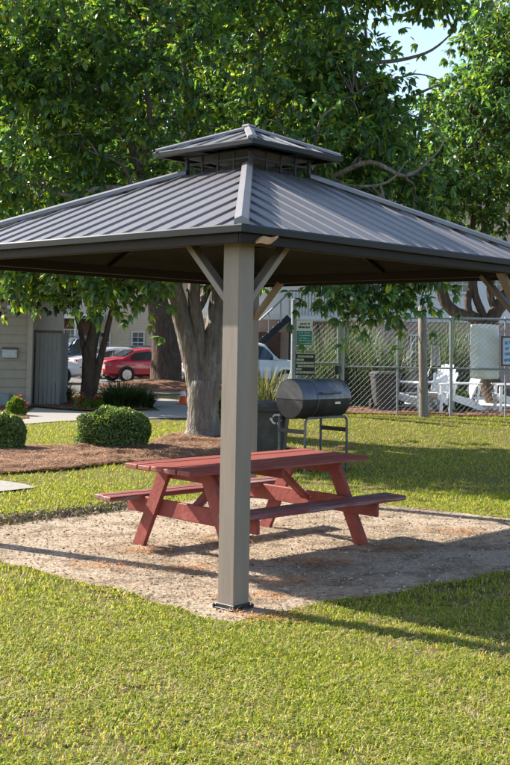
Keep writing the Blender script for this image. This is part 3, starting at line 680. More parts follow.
# ------------------------------------------------------------------ clipped hedges and small plants
M_leafH = leaf_mat('leaf_hedge', trans=.35, rough=.35, spec=.5)
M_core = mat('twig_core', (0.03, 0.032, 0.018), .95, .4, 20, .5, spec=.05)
HEDGE = [(.12, .18, .05), (.085, .14, .042), (.20, .24, .065), (.28, .29, .09)]
def bush(name, label, c, rad, n, L, pal=HEDGE, wts=(4, 4, 2, 1), pw_=3.2, group=None, seed=1, cat='bush', flowers=None):
    """clipped shrub: superellipsoid of twigs thickly set with leaves"""
    r_ = np.random.default_rng(seed); t = thing(name, label, cat, c, 0, group)
    d = unit(r_.normal(0, 1, (n, 3))); d[:, 2] = np.abs(d[:, 2]) * 1.0 - .12 * (r_.random(n) < .3); d = unit(d)
    k = (np.abs(d) ** pw_).sum(1) ** (-1 / pw_)
    lump = 1 + .06 * np.sin(d[:, 0] * 7 + seed) * np.sin(d[:, 1] * 6 + 1) + .05 * np.sin(d[:, 2] * 9 + d[:, 0] * 5)
    rr = k * lump * (1 - np.abs(r_.normal(0, .07, n)))
    Pp = d * rr[:, None] * np.array([rad]); Pp[:, 2] = np.maximum(Pp[:, 2] + rad[2] * .10, .02)
    D = d + r_.normal(0, .7, (n, 3)); nm = d + r_.normal(0, .5, (n, 3)) + np.array([[0, 0, .4]])
    put('foliage', leaves('foliage', Pp, D, L * r_.uniform(.6, 1.3, n), L * .6 * r_.uniform(.7, 1.2, n), tones(n, pal, wts[:len(pal)], .25), .2, nm), M_leafH, t)
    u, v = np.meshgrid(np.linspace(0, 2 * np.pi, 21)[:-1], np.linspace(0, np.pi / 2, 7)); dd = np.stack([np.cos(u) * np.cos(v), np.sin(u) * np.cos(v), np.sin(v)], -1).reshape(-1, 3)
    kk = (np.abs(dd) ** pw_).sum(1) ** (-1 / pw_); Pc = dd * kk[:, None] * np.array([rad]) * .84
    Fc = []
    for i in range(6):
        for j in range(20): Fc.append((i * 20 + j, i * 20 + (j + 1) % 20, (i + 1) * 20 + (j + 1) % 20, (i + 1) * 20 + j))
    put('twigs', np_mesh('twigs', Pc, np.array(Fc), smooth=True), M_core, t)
    if flowers:
        m = flowers[1]; q = r_.choice(n, flowers[0]); P2 = Pp[q] * 1.05 + np.array([[0, 0, .06]])
        Dn = r_.normal(0, 1, (flowers[0], 3)); tag(put('flowers', leaves('flowers', np.repeat(P2, 5, 0) + r_.normal(0, .03, (flowers[0] * 5, 3)), r_.normal(0, 1, (flowers[0] * 5, 3)), .09, .07, tones(flowers[0] * 5, [m], [1], .2)), M_leafH, t), kind='stuff')
    return t
def at_bush(px0, px1, py0, py1):
    c = gp((px0 + px1) / 2, py1 - 1.5); s = c.y / F_PX; return c, (px1 - px0) * s / 2, (py1 - py0) * s
c, w, h = at_bush(72, 146, 416, 451); bush('clipped_hedge', 'rounded clipped boxwood hedge in the mulch bed before the walkway', c + Vector((0, .5, 0)), (w, w * .8, h), 14000, .05, seed=3, cat='hedge')
c, w, h = at_bush(-30, 17, 421, 454); bush('clipped_hedge', 'clipped boxwood hedge in the mulch bed nearest the shed and concrete pad', c + Vector((0, .5, 0)), (w, w * .9, h), 11000, .05, seed=4, cat='hedge')
c, w, h = at_bush(445, 473, 394, 413); bush('small_bush', 'small round green bush at the foot of the pool fence by the white chairs', c, (w, w * .9, h), 3600, .055, seed=6)
c, w, h = at_bush(346, 367, 386, 408); bush('small_bush', 'small green bush against the pool fence beside the dark bin', c + Vector((0, .45, 0)), (w, w * .9, h), 3200, .055, seed=7)
c, w, h = at_bush(211, 234, 404, 434); bush('small_bush', 'dark green bush behind the forked tree trunk', c + Vector((0, .8, 0)), (w, w * .9, h), 3200, .06, LEAF_D, (3, 3, 2, .3), seed=9)
c, w, h = at_bush(6, 26, 401, 417); bush('flower_shrub', 'yellow green shrub with red flowers at the shed corner', c, (w, w * .8, h), 2200, .08, [(.15, .22, .03), (.10, .17, .03)], (2, 1), 2.2, seed=10, flowers=(5, (.34, .03, .05)))
c, w, h = at_bush(74, 90, 399, 410); bush('flower_shrub', 'low yellow green shrub with red flowers at the foot of the leaning stems', c, (w, w * .8, h), 1600, .08, [(.15, .22, .03), (.10, .17, .03)], (2, 1), 2.2, seed=11, flowers=(9, (.4, .03, .06)))
c, w, h = at_bush(91, 104, 400, 410); bush('flower_shrub', 'little yellow green shrub between the red flowers and the strappy clump', c, (w, w * .8, h), 1200, .08, [(.15, .22, .03), (.10, .17, .03)], (2, 1), 2.2, seed=12, flowers=(4, (.5, .05, .07)))
M_strap = leaf_mat('leaf_strap', trans=.25, rough=.4, spec=.45)
def grass_clump(name, label, c, r, h, n, w, pal, seed, lean=1.0, cat='plant', group=None):
    r_ = np.random.default_rng(seed); t = thing(name, label, cat, c, 0, group)
    a = r_.uniform(0, 2 * np.pi, n); q = np.sqrt(r_.random(n)) * r * .45; P0 = np.c_[q * np.cos(a), q * np.sin(a), np.zeros(n)]
    a2 = a + r_.normal(0, .5, n); dr = np.c_[np.cos(a2), np.sin(a2), np.zeros(n)]; sd = np.c_[-np.sin(a2), np.cos(a2), np.zeros(n)]
    hh = h * r_.uniform(.55, 1.1, n); ou = r * r_.uniform(.15, 1.0, n) * lean; V = []; K = 6
    for i in range(K):
        s = i / (K - 1); ww = (w * (1 - s) ** .6 * (.6 + .8 * s * (1 - s) * 2))[:, None] if hasattr(w, '__len__') else w * ((1 - s) ** .6 + .02) * (.7 + 1.2 * s * (1 - s))
        zz = hh * (1.25 * s - .55 * s ** 3 * (ou / (r * lean)) ** 1.5); Pm = P0 + dr * (ou * s ** 1.6)[:, None] + np.c_[np.zeros(n), np.zeros(n), zz]
        V += [Pm - sd * ww / 2, Pm + sd * ww / 2]
    V = np.stack(V, 1).reshape(-1, 3); i0 = np.arange(n)[:, None] * 2 * K; Fc = np.concatenate([i0 + [[2 * k, 2 * k + 1, 2 * k + 3, 2 * k + 2]] for k in range(K - 1)], 0)
    put('leaf_blades', np_mesh('leaf_blades', V, Fc, np.repeat(tones(n, pal, [1] * len(pal), .25), 2 * K, 0)), M_strap, t)
    return t
DK = [(.03, .05, .02), (.045, .075, .025), (.07, .10, .03)]; PG = [(.07, .11, .07), (.055, .09, .06), (.10, .13, .085), (.13, .14, .10)]
grass_clump('strap_plant', 'dark strappy clump beside the red flowers near the walkway', gp(122, 407) , 1.0, .62, 900, .03, DK, 1)
grass_clump('strap_plant', 'narrow dark strappy clump right beside the broad one near the walkway', gp(143, 407.5), .55, .42, 450, .03, DK, 2)
grass_clump('strap_plant', 'dark strappy clump at the foot of the grey enclosure', gp(60, 402), .6, .5, 500, .03, DK, 3)
for i, (px, Y, r, h) in enumerate(((322, 26.0, .9, 1.55), (345, 26.6, 1.0, 1.9), (366, 25.8, .9, 1.7), (388, 26.8, .9, 1.6), (440, 26.4, .8, 1.8), (455, 27, .7, 1.9))):
    p = at(px, 400, Y); p.z = float(g(p.x, p.y)) + .02
    grass_clump('pampas_grass', ['tall grey green grass clump behind the pool gate', 'tallest grey green grass clump just past the lock side of the pool gate', 'tall grey green grass clump behind the dark pool bin', 'tall grass clump between the bin and the wooden post', 'tall grass clump behind the chair with the grey towel', 'tall grass clump behind the fence post'][i], p, r, h, 420, .03, PG, 20 + i, group='tall grasses inside the pool fence')
grass_clump('spiky_palm', 'spiky palm like plant between the sign post and the bin', Vector((at(268, 402, 24.2).x, 24.2, float(g(at(268, 402, 24.2).x, 24.2)))), .75, 1.0, 170, .035, [(.06, .085, .04), (.10, .11, .06), (.22, .18, .11)], 31)

# ================================================================== BARREL GRILL
M_steel = mat('worn_steel', (0.10, 0.10, 0.11), .42, .35, 5, .12, metal=.55, spec=.5, second=(0.20, 0.17, 0.15), thr=(.52, .7))
M_lid = mat('lid_paint', (0.085, 0.09, 0.105), .34, .3, 4, .10, metal=.4, spec=.6, second=(0.24, 0.20, 0.165), thr=(.56, .7))
M_firebox = mat('firebox_black', (0.035, 0.032, 0.032), .55, .35, 7, .15, metal=.2, spec=.4, second=(.09, .055, .04), thr=(.58, .72))
GRY = 15.6
gr0 = at(313, 449, GRY); gr0.z = 0
gr = thing('barrel_grill', 'dark steel barrel grill with closed lid on tube legs behind the table', 'grill', gr0, R(44))
GLn, GRd, GZ = .98, .275, 1.0
def half_barrel(a0, a1, r, L, n=14, inner=.0):
    mb = MB(); ring = [(math.cos(a0 + (a1 - a0) * i / n) * r, math.sin(a0 + (a1 - a0) * i / n) * r) for i in range(n + 1)]
    xs = [-L / 2, -L / 2 + .02, L / 2 - .02, L / 2]; rs = [.95, 1, 1, .95]
    vs_ = [(x, y * q, GZ + z * q) for x, q in zip(xs, rs) for y, z in ring]; m = n + 1
    fs_ = [(k * m + i, k * m + i + 1, (k + 1) * m + i + 1, (k + 1) * m + i) for k in range(3) for i in range(n)]
    fs_ += [tuple(range(m - 1, -1, -1)), tuple(range(3 * m, 4 * m)), tuple(k * m for k in range(4)), tuple(k * m + n for k in range(3, -1, -1))]
    return mb.add(vs_, fs_)
half_barrel(math.pi, 2 * math.pi, GRd, GLn).build('firebox', M_firebox, gr, smooth=True)
lid = half_barrel(.015, math.pi - .015, GRd + .006, GLn + .016); lidm = lid.build('lid', M_lid, gr, smooth=True)
for x in (-.2,): MB().lathe([(GRd + .013, -.012), (GRd + .013, .012)], 28, (x, 0, GZ), 'X').build('seam_band', M_lid, lidm)
for x in (-.16, .16): MB().tube([(x, -GRd + .01, GZ + .10), (x, -GRd - .06, GZ + .09)], .008, 6).build('handle_stub', M_steel, lidm)
MB().tube([(-.2, -GRd - .06, GZ + .09), (.2, -GRd - .06, GZ + .09)], .013, 8).build('handle', M_steel, lidm)
MB().box((.20, -GRd - .002, GZ - .055), (.11, .01, .035), .003).build('badge', mat('badge_metal', (.6, .6, .58), .3, .1, 6, 0, metal=.8), gr)
for y in (-.25, .25):  # bent tube legs, a hoop before and behind the barrel
    MB().tube([(-.43, y, 0), (-.43, y, .66), (-.425, y, .71), (-.38, y, .75), (.38, y, .75), (.425, y, .71), (.43, y, .66), (.43, y, 0)], .019, 8).build('leg_hoop', M_steel, gr, smooth=True)
for x in (-.43, .43):
    MB().box((x, 0, .56), (.02, .48, .06), .004).build('side_rail', M_firebox, gr)
    MB().tube([(x, -.25, .16), (x, .25, .16)], .014, 6).build('leg_stretcher', M_steel, gr)
MB().box((0, 0, .165), (.78, .46, .015), .004).build('lower_shelf', M_firebox, gr)
MB().tube([(GLn / 2 - .01, -.02, GZ - .02), (GLn / 2 + .24, -.06, GZ - .03)], [.012, .010], 8).build('side_handle', mat('handle_wood', (.28, .17, .09), .6), gr)
MB().tube([(-.36, .13, GZ + .2), (-.36, .13, GZ + .34)], .032, 12).build('chimney', M_firebox, gr, smooth=True) if False else None

# ================================================================== WHEELED BINS
M_bin = mat('bin_plastic', (0.035, 0.036, 0.04), .5, .2, 8, .08, spec=.4, second=(.055, .055, .058))
M_tyre = mat('rubber', (0.02, 0.02, 0.021), .8, .2, 10, .1, spec=.2)
M_white = mat('white_print', (0.55, 0.55, 0.55), .6, .15, 30, 0)
def wheeled_bin(name, label, loc, rz, hgt=.98, w=.58, d=.68):
    t = thing(name, label, 'bin', loc, rz)
    mb = MB(); lv_ = [(.10, .80), (.12, .82), (hgt - .10, 1.0), (hgt - .06, 1.06), (hgt - .02, 1.06)]
    def ring(z, s):
        c = .05; hw, hd = w / 2 * s, d / 2 * s
        return [(-hw + c, -hd, z), (hw - c, -hd, z), (hw, -hd + c, z), (hw, hd - c, z), (hw - c, hd, z), (-hw + c, hd, z), (-hw, hd - c, z), (-hw, -hd + c, z)]
    vs_ = [p for z, s in lv_ for p in ring(z, s)]; fs_ = [(k * 8 + i, k * 8 + (i + 1) % 8, (k + 1) * 8 + (i + 1) % 8, (k + 1) * 8 + i) for k in range(len(lv_) - 1) for i in range(8)] + [tuple(range(7, -1, -1)), tuple(range(32, 40))]
    mb.add(vs_, fs_); mb.box((0, -d * .38, .05), (w * .7, .06, .10), .01); mb.build('body', M_bin, t)
    ld = MB(); r0 = ring(hgt - .018, 1.1); r1 = ring(hgt + .012, 1.1); r2 = ring(hgt + .05, .86)
    ld.add(r0 + r1 + r2, [(k * 8 + i, k * 8 + (i + 1) % 8, (k + 1) * 8 + (i + 1) % 8, (k + 1) * 8 + i) for k in range(2) for i in range(8)] + [tuple(range(7, -1, -1)), tuple(range(16, 24))])
    l_ = ld.build('lid', M_bin, t)
    MB().tube([(-w * .36, d * .5, hgt - .05), (-w * .36, d * .62, hgt - .02), (w * .36, d * .62, hgt - .02), (w * .36, d * .5, hgt - .05)], .014, 6).build('handle', M_bin, t)
    for s in (-1, 1):
        wl = MB().lathe([(.10, -.03), (.125, -.022), (.125, .022), (.10, .03)], 18, (s * (w * .42 + .03), d * .36, .125), 'X').build('wheel', M_tyre, t)
        MB().lathe([(.045, -.034), (.045, .034)], 12, (s * (w * .42 + .03), d * .36, .125), 'X').build('hub', M_bin, wl)
    return t
b0 = at(266, 460, 15.9); b0.z = 0
wb = wheeled_bin('wheeled_bin', 'dark wheeled bin with a white recycling mark beside the grill', b0, R(-8), .88, .62, .62)
# chasing arrows mark on the front
ar = MB()
for k in range(3):
    a = math.pi / 2 + k * 2 * math.pi / 3; M3 = Matrix.Rotation(a - math.pi / 2, 3, 'Y')
    pts = [(-.022, 0, .075), (.03, 0, .075), (.03, 0, .092), (.062, 0, .06), (.03, 0, .03), (.03, 0, .048), (-.022, 0, .048), (-.036, 0, .028), (-.058, 0, .042)]
    ar.prism([M3 @ Vector(p) for p in pts], (0, -.004, 0))
mk = ar.build('recycling_mark', M_white, wb, loc=(.175, -.312, .70))
mk.rotation_euler = (R(-4), 0, 0)
b1 = at(385, 406, 24.3); b1.z = float(g(b1.x, b1.y)) + .02
wheeled_bin('wheeled_bin', 'dark bin with rounded lid standing inside the pool fence', b1, R(8), .80, .56, .56)

# ================================================================== POOL FENCE, GATE, SIGNS
M_galv = mat('galvanised', (0.24, 0.26, 0.28), .55, .15, 12, .05, metal=.3, spec=.5)
FY = 23.05
zf = lambda x: float(g(x, FY))
X0 = at(342, 400, FY).x; XG = at(293, 400, FY).x; X1 = at(451, 400, FY).x; X2 = X1 + (X1 - X0) * 1.0
FTOP = at(451, 318.5, FY).z; FMID = at(400, 367.5, FY).z
fn = thing('chain_link_fence', 'galvanised chain link fence between the lawn and the pool deck', 'fence', (X0, FY, 0))
def post_(x, r, top, par, name='fence_post'):
    MB().tube([(x - par.location.x, 0, zf(x) - .05), (x - par.location.x, 0, top)], r, 10).tube([(x - par.location.x, 0, top), (x - par.location.x, 0, top + .03)], [r * 1.2, r * .5], 10).build(name, M_galv, par, smooth=True)
for x, r in ((X0, .045), ((X0 + X1) / 2 + .02, .022), (X1, .035), ((X1 + X2) / 2, .022), (X2, .035)): post_(x, r, FTOP + .02, fn)
for z, r in ((FTOP, .022), (FMID, .018)): MB().tube([(0, 0, z), (X2 - X0, 0, z)], r, 8).build('rail', M_galv, fn, smooth=True)
def links(xa, xb, za, zb, par, step=.11, r=.0014):
    mb = MB(); ox = par.location.x; H_ = zb - za; n = int((xb - xa + H_) / step)
    for s in (1, -1):
        for i in range(-1, n + 1):
            x0 = xa - H_ + i * step; a = [x0, za]; b = [x0 + H_, zb]
            if a[0] < xa: a = [xa, za + (xa - x0)]
            if b[0] > xb: b = [xb, zb - (x0 + H_ - xb)]
            if b[0] - a[0] < .02: continue
            if s < 0: a[0], b[0] = xa + xb - a[0], xa + xb - b[0]
            mb.tube([(a[0] - ox, -.025 + s * .003, a[1]), (b[0] - ox, -.025 + s * .003, b[1])], r, 3, cap=False)
    return mb.build('chain_link_mesh', M_galv, par)
links(X0, X2, zf(X1) + .03, FTOP, fn)['kind'] = 'stuff'
gt = thing('pool_gate', 'chain link pool gate with a lock box beside the signs', 'gate', (XG, FY, 0))
post_(XG, .060, at(293, 300, FY).z, gt, 'gate_post')
GTOP = at(320, 321, FY).z; GM = at(320, 363, FY).z
fr = MB()
for x in (XG + .11, X0 - .09): fr.tube([(x - XG, 0, zf(x) + .08), (x - XG, 0, GTOP)], .022, 8)
for z in (zf(XG + .5) + .10, GM, GTOP - .01): fr.tube([(.11, 0, z), (X0 - .09 - XG, 0, z)], .020, 8)
fr.build('gate_frame', M_galv, gt, smooth=True)
links(XG + .12, X0 - .10, zf(XG + .5) + .1, GTOP, gt)['kind'] = 'stuff'
lk = at(336.5, 370, FY); MB().box((lk.x - XG, -.06, lk.z), (.09, .07, .19), .01).build('lock_box', M_gut, gt)
for z in (.55, 1.6): MB().box((.055, 0, z), (.12, .03, .03), .004).build('hinge', M_galv, gt)
def text_mesh(body, size, bold=0.0):
    cu_ = bpy.data.curves.new('txt', 'FONT'); cu_.body = body; cu_.size = size; cu_.align_x = 'CENTER'; cu_.align_y = 'CENTER'; cu_.extrude = .001; cu_.offset = bold
    o = bpy.data.objects.new('txt', cu_); COL.objects.link(o); dg = bpy.context.evaluated_depsgraph_get(); me = bpy.data.meshes.new_from_object(o.evaluated_get(dg)); bpy.data.objects.remove(o); return me
M_swhite = mat('sign_white', (.62, .66, .66), .5, .06, 8, 0); M_steal = mat('sign_teal', (.02, .20, .16), .5, .08, 8, 0); M_sdark = mat('sign_black', (.012, .016, .016), .5, .1, 8, 0); M_sgreen = mat('sign_ink', (.02, .07, .06), .6, .1, 8, 0); M_spale = mat('sign_pale', (.45, .50, .40), .6, .1, 8, 0)
def rect_px(a, b, c, d, Y):
    p, q = at(a, d, Y), at(c, b, Y); return p.x, q.x, p.z, q.z
def lines(par, x0, x1, z0, z1, rows, m, y=-.012, seed=1, fill=.55):
    """rows of lettering too small to read in the photograph"""
    rd = random.Random(seed); mb = MB(); dh = (z1 - z0) / rows
    for r in range(rows):
        x = x0 + rd.uniform(0, .04); zc = z1 - (r + .5) * dh
        while x < x1 - .02:
            w = rd.uniform(.012, .03); mb.box((min(x + w / 2, x1), y, zc + rd.uniform(-.1, .1) * dh), (w, .002, dh * fill * rd.uniform(.6, 1)), 0); x += w + rd.uniform(.006, .014) + (.02 if rd.random() < .2 else 0)
    return tag(mb.build('lettering', m, par), kind='stuff')
xa, xb, za, zb = rect_px(296, 320.5, 312.5, 346, FY); zz = za + (zb - za) * .60
sg = thing('notice_sign', 'white and teal notice board hung highest on the pool gate', 'sign', (xa, FY - .05, 0))
p_ = MB().box(((xb - xa) / 2, 0, (za + zb) / 2), (xb - xa, .012, zb - za), .002).build('panel', M_swhite, sg)
MB().box(((xb - xa) / 2, -.008, (za + .012 + zz) / 2), (xb - xa - .02, .003, zz - za - .024), 0).build('teal_field', M_steal, sg)
lines(sg, .04, xb - xa - .04, zz + .03, zb - .035, 2, M_sgreen, seed=2, fill=.62); lines(sg, .035, xb - xa - .035, za + .03, zz - .02, 5, M_swhite, seed=3, fill=.45)
xa, xb, za, zb = rect_px(295.5, 350, 315, 375, FY)
sg = thing('rules_sign', 'black and pale pool rules board below the teal notice', 'sign', (xa, FY - .05, 0)); W_ = xb - xa
MB().box((W_ / 2, 0, (za + zb) / 2), (W_, .012, zb - za), .002).build('panel', M_sdark, sg)
MB().box((W_ / 2, -.008, zb - .045), (W_ - .01, .003, .08), 0).build('heading_field', M_spale, sg)
me = text_mesh('POOL RULES', .062, .0012); o = tag(put('lettering', me, M_sdark, sg, (W_ / 2, -.012, zb - .046), (R(90), 0, 0)), kind='stuff')
rd = random.Random(5); z = zb - .11
for i, (a, b) in enumerate(((.10, .9), (.02, .42), (.02, .95), (.1, .95), (.02, .30), (.02, .98))):
    h_ = (zb - za - .13) / 6; MB().box((W_ * (a + b) / 2, -.008, z - h_ * .42), (W_ * (b - a), .003, h_ * .58), 0).build('text_strip', M_spale, sg)
    lines(sg, W_ * a + .01, W_ * b - .01, z - h_ * .66, z - h_ * .18, 1, M_sdark, y=-.0115, seed=30 + i, fill=.5); z -= h_
# framed sign at the fence's far end
xa, xb, za, zb = rect_px(500.5, 336.5, 524, 366, FY)
sg = thing('framed_sign', 'pale blue lettered sign in a dark frame hung on the fence past the white sheet', 'sign', (xa, FY - .07, 0)); W_ = xb - xa
M_frm = mat('frame_brown', (.11, .06, .04), .6); M_sblue = mat('sign_blue', (.42, .56, .70), .5, .06, 8, 0); M_sink = mat('sign_blue_ink', (.10, .17, .38), .6, .1, 8, 0)
MB().box((W_ / 2, 0, (za + zb) / 2), (W_ - .06, .014, zb - za - .06), .002).build('panel', M_sblue, sg)
for (cx_, cz_, dx_, dz_) in ((.017, (za + zb) / 2, .034, zb - za), (W_ - .017, (za + zb) / 2, .034, zb - za), (W_ / 2, za + .017, W_ - .07, .034), (W_ / 2, zb - .017, W_ - .07, .034)): MB().box((cx_, -.003, cz_), (dx_, .03, dz_), .003).build('frame_side', M_frm, sg)
lines(sg, .06, W_ - .06, za + .07, zb - .07, 4, M_sink, seed=9, fill=.7)
# white sheet tied to the fence
xa, xb, za, zb = rect_px(471, 325, 499.5, 378.5, FY); mb = MB(); nx, nz = 16, 18
for j in range(nz + 1):
    for i in range(nx + 1):
        u, v = i / nx, j / nz; mb.v.append(((xb - xa) * u, .05 + .018 * math.sin(9 * u + 3 * v) * (1 - .5 * v) + .01 * math.sin(17 * v + 4 * u), za + (zb - za) * v + .025 * math.sin(math.pi * u) * (v - .5)))
for j in range(nz):
    for i in range(nx): q = j * (nx + 1) + i; mb.f.append((q, q + 1, q + nx + 2, q + nx + 1))
M_sheet = mat('sheet_cloth', (.66, .68, .66), .8, .06, 4, .1)
o = mb.build('white_sheet', M_sheet, smooth=True, loc=(xa, FY, 0)); so = o.modifiers.new('t', 'SOLIDIFY'); so.thickness = .003
tag(o, 'white cloth sheet tied flat behind the chain link', 'sheet')
# weathered post before the fence
M_oldw = mat('old_wood', (.20, .175, .15), .9, .3, 8, .5, stretch=(3, 3, .4), second=(.30, .28, .25), thr=(.5, .7))
wp = at(423.5, 411.5, FY - .28); wp.z = float(g(wp.x, wp.y)); hT = at(421, 306, wp.y).z
mb = MB(); mb.tube([wp - Vector((0, 0, .05)), wp + Vector((.0, 0, .5)), wp + Vector((-.02, 0, 1.2)), Vector((wp.x - .04, wp.y, hT - .03)), Vector((wp.x - .04, wp.y, hT))], [.098, .092, .088, .085, .06], 12, wob=.02)
o = MB(); o.v = [tuple(Vector(v) - wp) for v in mb.v]; o.f = mb.f
tag(o.build('wooden_post', M_oldw, smooth=True, loc=wp), 'weathered grey round wooden post in front of the pool fence', 'post')

# ------------------------------------------------------------------ white pool chairs
M_plast = mat('white_resin', (.74, .76, .80), .4, .05, 6, .03, spec=.45)
def pool_chair():
    t = thing('pool_chair', 'white', 'chair')
    for s in (-1, 1):
        MB().bar((.36, s * .27, 0), (.34, s * .27, .60), .05, .07, .008, (1, 0, 0)).build('front_leg', M_plast, t)
        MB().prism([(.42, s * .235 - .016, .40), (.42, s * .235 - .016, .28), (-.46, s * .235 - .016, 0), (-.58, s * .235 - .016, 0), (-.20, s * .235 - .016, .26)], (0, .032, 0)).build('side_rail', M_plast, t)
        MB().box((.03, s * .30, .615), (.80, .12, .028), .010).build('armrest', M_plast, t)
        MB().bar((-.26, s * .27, .16), (-.33, s * .27, .60), .04, .05, .006, (1, 0, 0)).build('rear_leg', M_plast, t)
    for i in range(6):
        q = i / 5; MB().box((.40 - .56 * q, 0, .415 - .15 * q), (.085, .44, .022), .006, Matrix.Rotation(R(-15), 3, 'Y')).build('seat_slat', M_plast, t)
    for i in range(7):
        k = i - 3; top = 1.03 - .022 * k * k; MB().bar((-.155, k * .060, .25), (-.155 - (top - .25) * .42, k * .082, top), .062, .020, .006, (1, 0, .4)).build('back_slat', M_plast, t)
    for z, w in ((.42, .44), (.78, .54)): MB().box((-.175 - (z - .25) * .42, 0, z), (.028, w, .06), .006).build('back_rail', M_plast, t)
    return t
ch0 = pool_chair(); GCH = 'white chairs on the pool deck'
CH = [(437, 24.2, 235, 'white slatted pool chair close beside the wooden post', 0), (438, 24.9, 225, 'white pool chair behind the one beside the wooden post', 0), (461, 24.4, 192, 'white pool chair in side view with open armrest beside the fence post', 0), (410, 24.7, 170, 'white pool chair between the wooden post and the dark bin', 0), (514, 24.2, 180, 'white pool chair below the framed sign past the white sheet', 0)]
for i, (px, Y, a, lb, _) in enumerate(CH):
    c = ch0 if i == 0 else copy_tree(ch0); p = at(px, 400, Y); c.location = (p.x, Y, float(g(p.x, Y)) + .02); c.rotation_euler = (0, 0, R(a)); tag(c, lb, 'chair', GCH)
# towel over the chair back
tw = at(436, 346, 24.45); mb = MB()
for j in range(9):
    for i in range(7):
        u, v = i / 6 - .5, j / 8; mb.v.append((u * (.18 + .05 * v), .02 * math.sin(u * 14 + 2 * v) + .03 * v, -.44 * v))
for j in range(8):
    for i in range(6): q = j * 7 + i; mb.f.append((q, q + 1, q + 8, q + 7))
o = mb.build('towel', mat('towel_grey', (.25, .26, .25), .95, .15, 20, .4), smooth=True, loc=tw); so = o.modifiers.new('t', 'SOLIDIFY'); so.thickness = .012
tag(o, 'grey towel hanging over the white chair beside the wooden post', 'towel')

# ------------------------------------------------------------------ traffic cone
M_orange = mat('cone_orange', (.75, .10, .03), .5, .08, 8, .03); M_cwhite = mat('cone_white', (.75, .75, .75), .4, .05, 8, 0)
cp = gp(183, 404.5); s_ = cp.y / F_PX; chh = 17.5 * s_
cn = thing('traffic_cone', 'orange traffic cone with white band on the walkway behind the forked tree', 'cone', cp + Vector((0, 0, .01)), .3)
MB().box((0, 0, .018), (.34, .34, .035), .012).build('base', M_orange, cn)
rr = lambda z: .125 - (.125 - .03) * z / chh
MB().lathe([(rr(.0), .035), (rr(chh * .99), chh * .99), (.022, chh)], 20).build('body', M_orange, cn, smooth=True)
MB().lathe([(rr(chh * .48) + .004, chh * .48), (rr(chh * .74) + .004, chh * .74)], 20).build('reflective_band', M_cwhite, cn, smooth=True)

# ================================================================== SHED AND ENCLOSURE
M_side = mat('siding_tan', (.31, .265, .21), .75, .10, 4, .08, spec=.25); M_trim = mat('trim_tan', (.36, .31, .25), .7, .08, 5, .05); M_roofs = mat('shingle_dark', (.07, .06, .055), .9, .3, 12, .6)
M_encl = mat('enclosure_grey', (.21, .205, .195), .8, .14, 5, .15, stretch=(4, 4, .4)); M_glassd = glass_mat('window_glass', (.05, .06, .07)); M_wtrim = mat('window_trim', (.70, .70, .68), .5, .05, 5, 0)
sc_ = gp(30, 405.5); SX, SY = sc_.x, sc_.y; SW, SD, SH = 7.0, 5.0, 3.25
sh = thing('shed', 'tan lap sided shed half hidden by leaves at the lawn edge', 'shed', (SX, SY, 0))
MB().box((-SW / 2, SD / 2 + .03, SH / 2), (SW - .04, SD - .02, SH), 0).build('wall', M_side, sh)
nb_ = 14; eh = SH / nb_
bmm = MB().prism([(-SW, .0, 0), (-SW, -.026, .0), (-SW, -.004, eh + .02), (-SW, .0, eh + .02)], (SW - .06, 0, 0)).mesh('board'); bmm.materials.append(M_side)
for i in range(nb_): put('siding_board', bmm, None, sh, (0, .03, i * eh + .02))
MB().box((-.045, -.006, SH / 2), (.13, .06, SH), .006).build('corner_trim', M_trim, sh)
MB().box((-SW / 2, -.01, SH - .09), (SW + .5, .05, .2), .004, None).build('eave_board', M_trim, sh)
rf = MB(); rf.prism([(-SW - .3, -.5, SH + .02), (-SW - .3, SD / 2, SH + 1.4), (-SW - .3, SD + .5, SH + .02)], (SW + .6, 0, 0)); rf.build('roof', M_roofs, sh)
def on_shed(a, b, c, d): p, q = at(a, d, SY), at(c, b, SY); return (p.x + q.x) / 2 - SX, (p.z + q.z) / 2, q.x - p.x, q.z - p.z
cx_, cz_, w_, h_ = on_shed(2.5, 349.5, 17.5, 357.5); pq = MB().box((cx_, -.04, cz_), (w_, .05, h_), .004).build('plaque', mat('plaque_pale', (.42, .46, .46), .6), sh); MB().box((cx_, -.045, cz_ + h_ / 2 + .03), (w_ + .03, .07, .05), .004).build('hood', M_frm, pq)
cx_, cz_, w_, h_ = on_shed(8, 305.5, 17, 309); MB().box((cx_, -.07, cz_), (w_, .09, h_), .01).build('wall_light', M_cwhite, sh)
cx_, cz_, w_, h_ = on_shed(-4, 393, 13, 401); uo = MB().box((cx_, -.30, cz_ - .05), (w_, .35, h_ + .1), .02).build('meter_box', mat('utility_grey', (.20, .24, .22), .6), sh)
en = thing('utility_enclosure', 'grey vertical board enclosure beside the tan shed', 'enclosure', (SX + .03, SY + .35, 0)); EW = at(57, 380, SY).x - SX - .02; EH = at(45, 332.5, SY).z
nbd = 6; bw = EW / nbd; em = MB().box((0, 0, EH / 2), (bw - .012, .03, EH), .004).mesh('board'); em.materials.append(M_encl)
for i in range(nbd): put('board', em, None, en, (bw * (i + .5) + .004, random.uniform(-.006, .006), 0))
em2 = MB().box((0, 0, EH / 2), (.03, .11, EH), .004).mesh('board_side'); em2.materials.append(M_encl)
for i in range(10): put('board', em2, None, en, (EW - .02, .09 + .125 * i, 0))
MB().box((EW / 2, .02, EH + .03), (EW + .08, .14, .06), .006).build('cap_board', M_frm, en)
MB().box((EW / 2, .03, EH * .78), (EW - .03, .03, .09), .004).build('back_rail', M_encl, en)

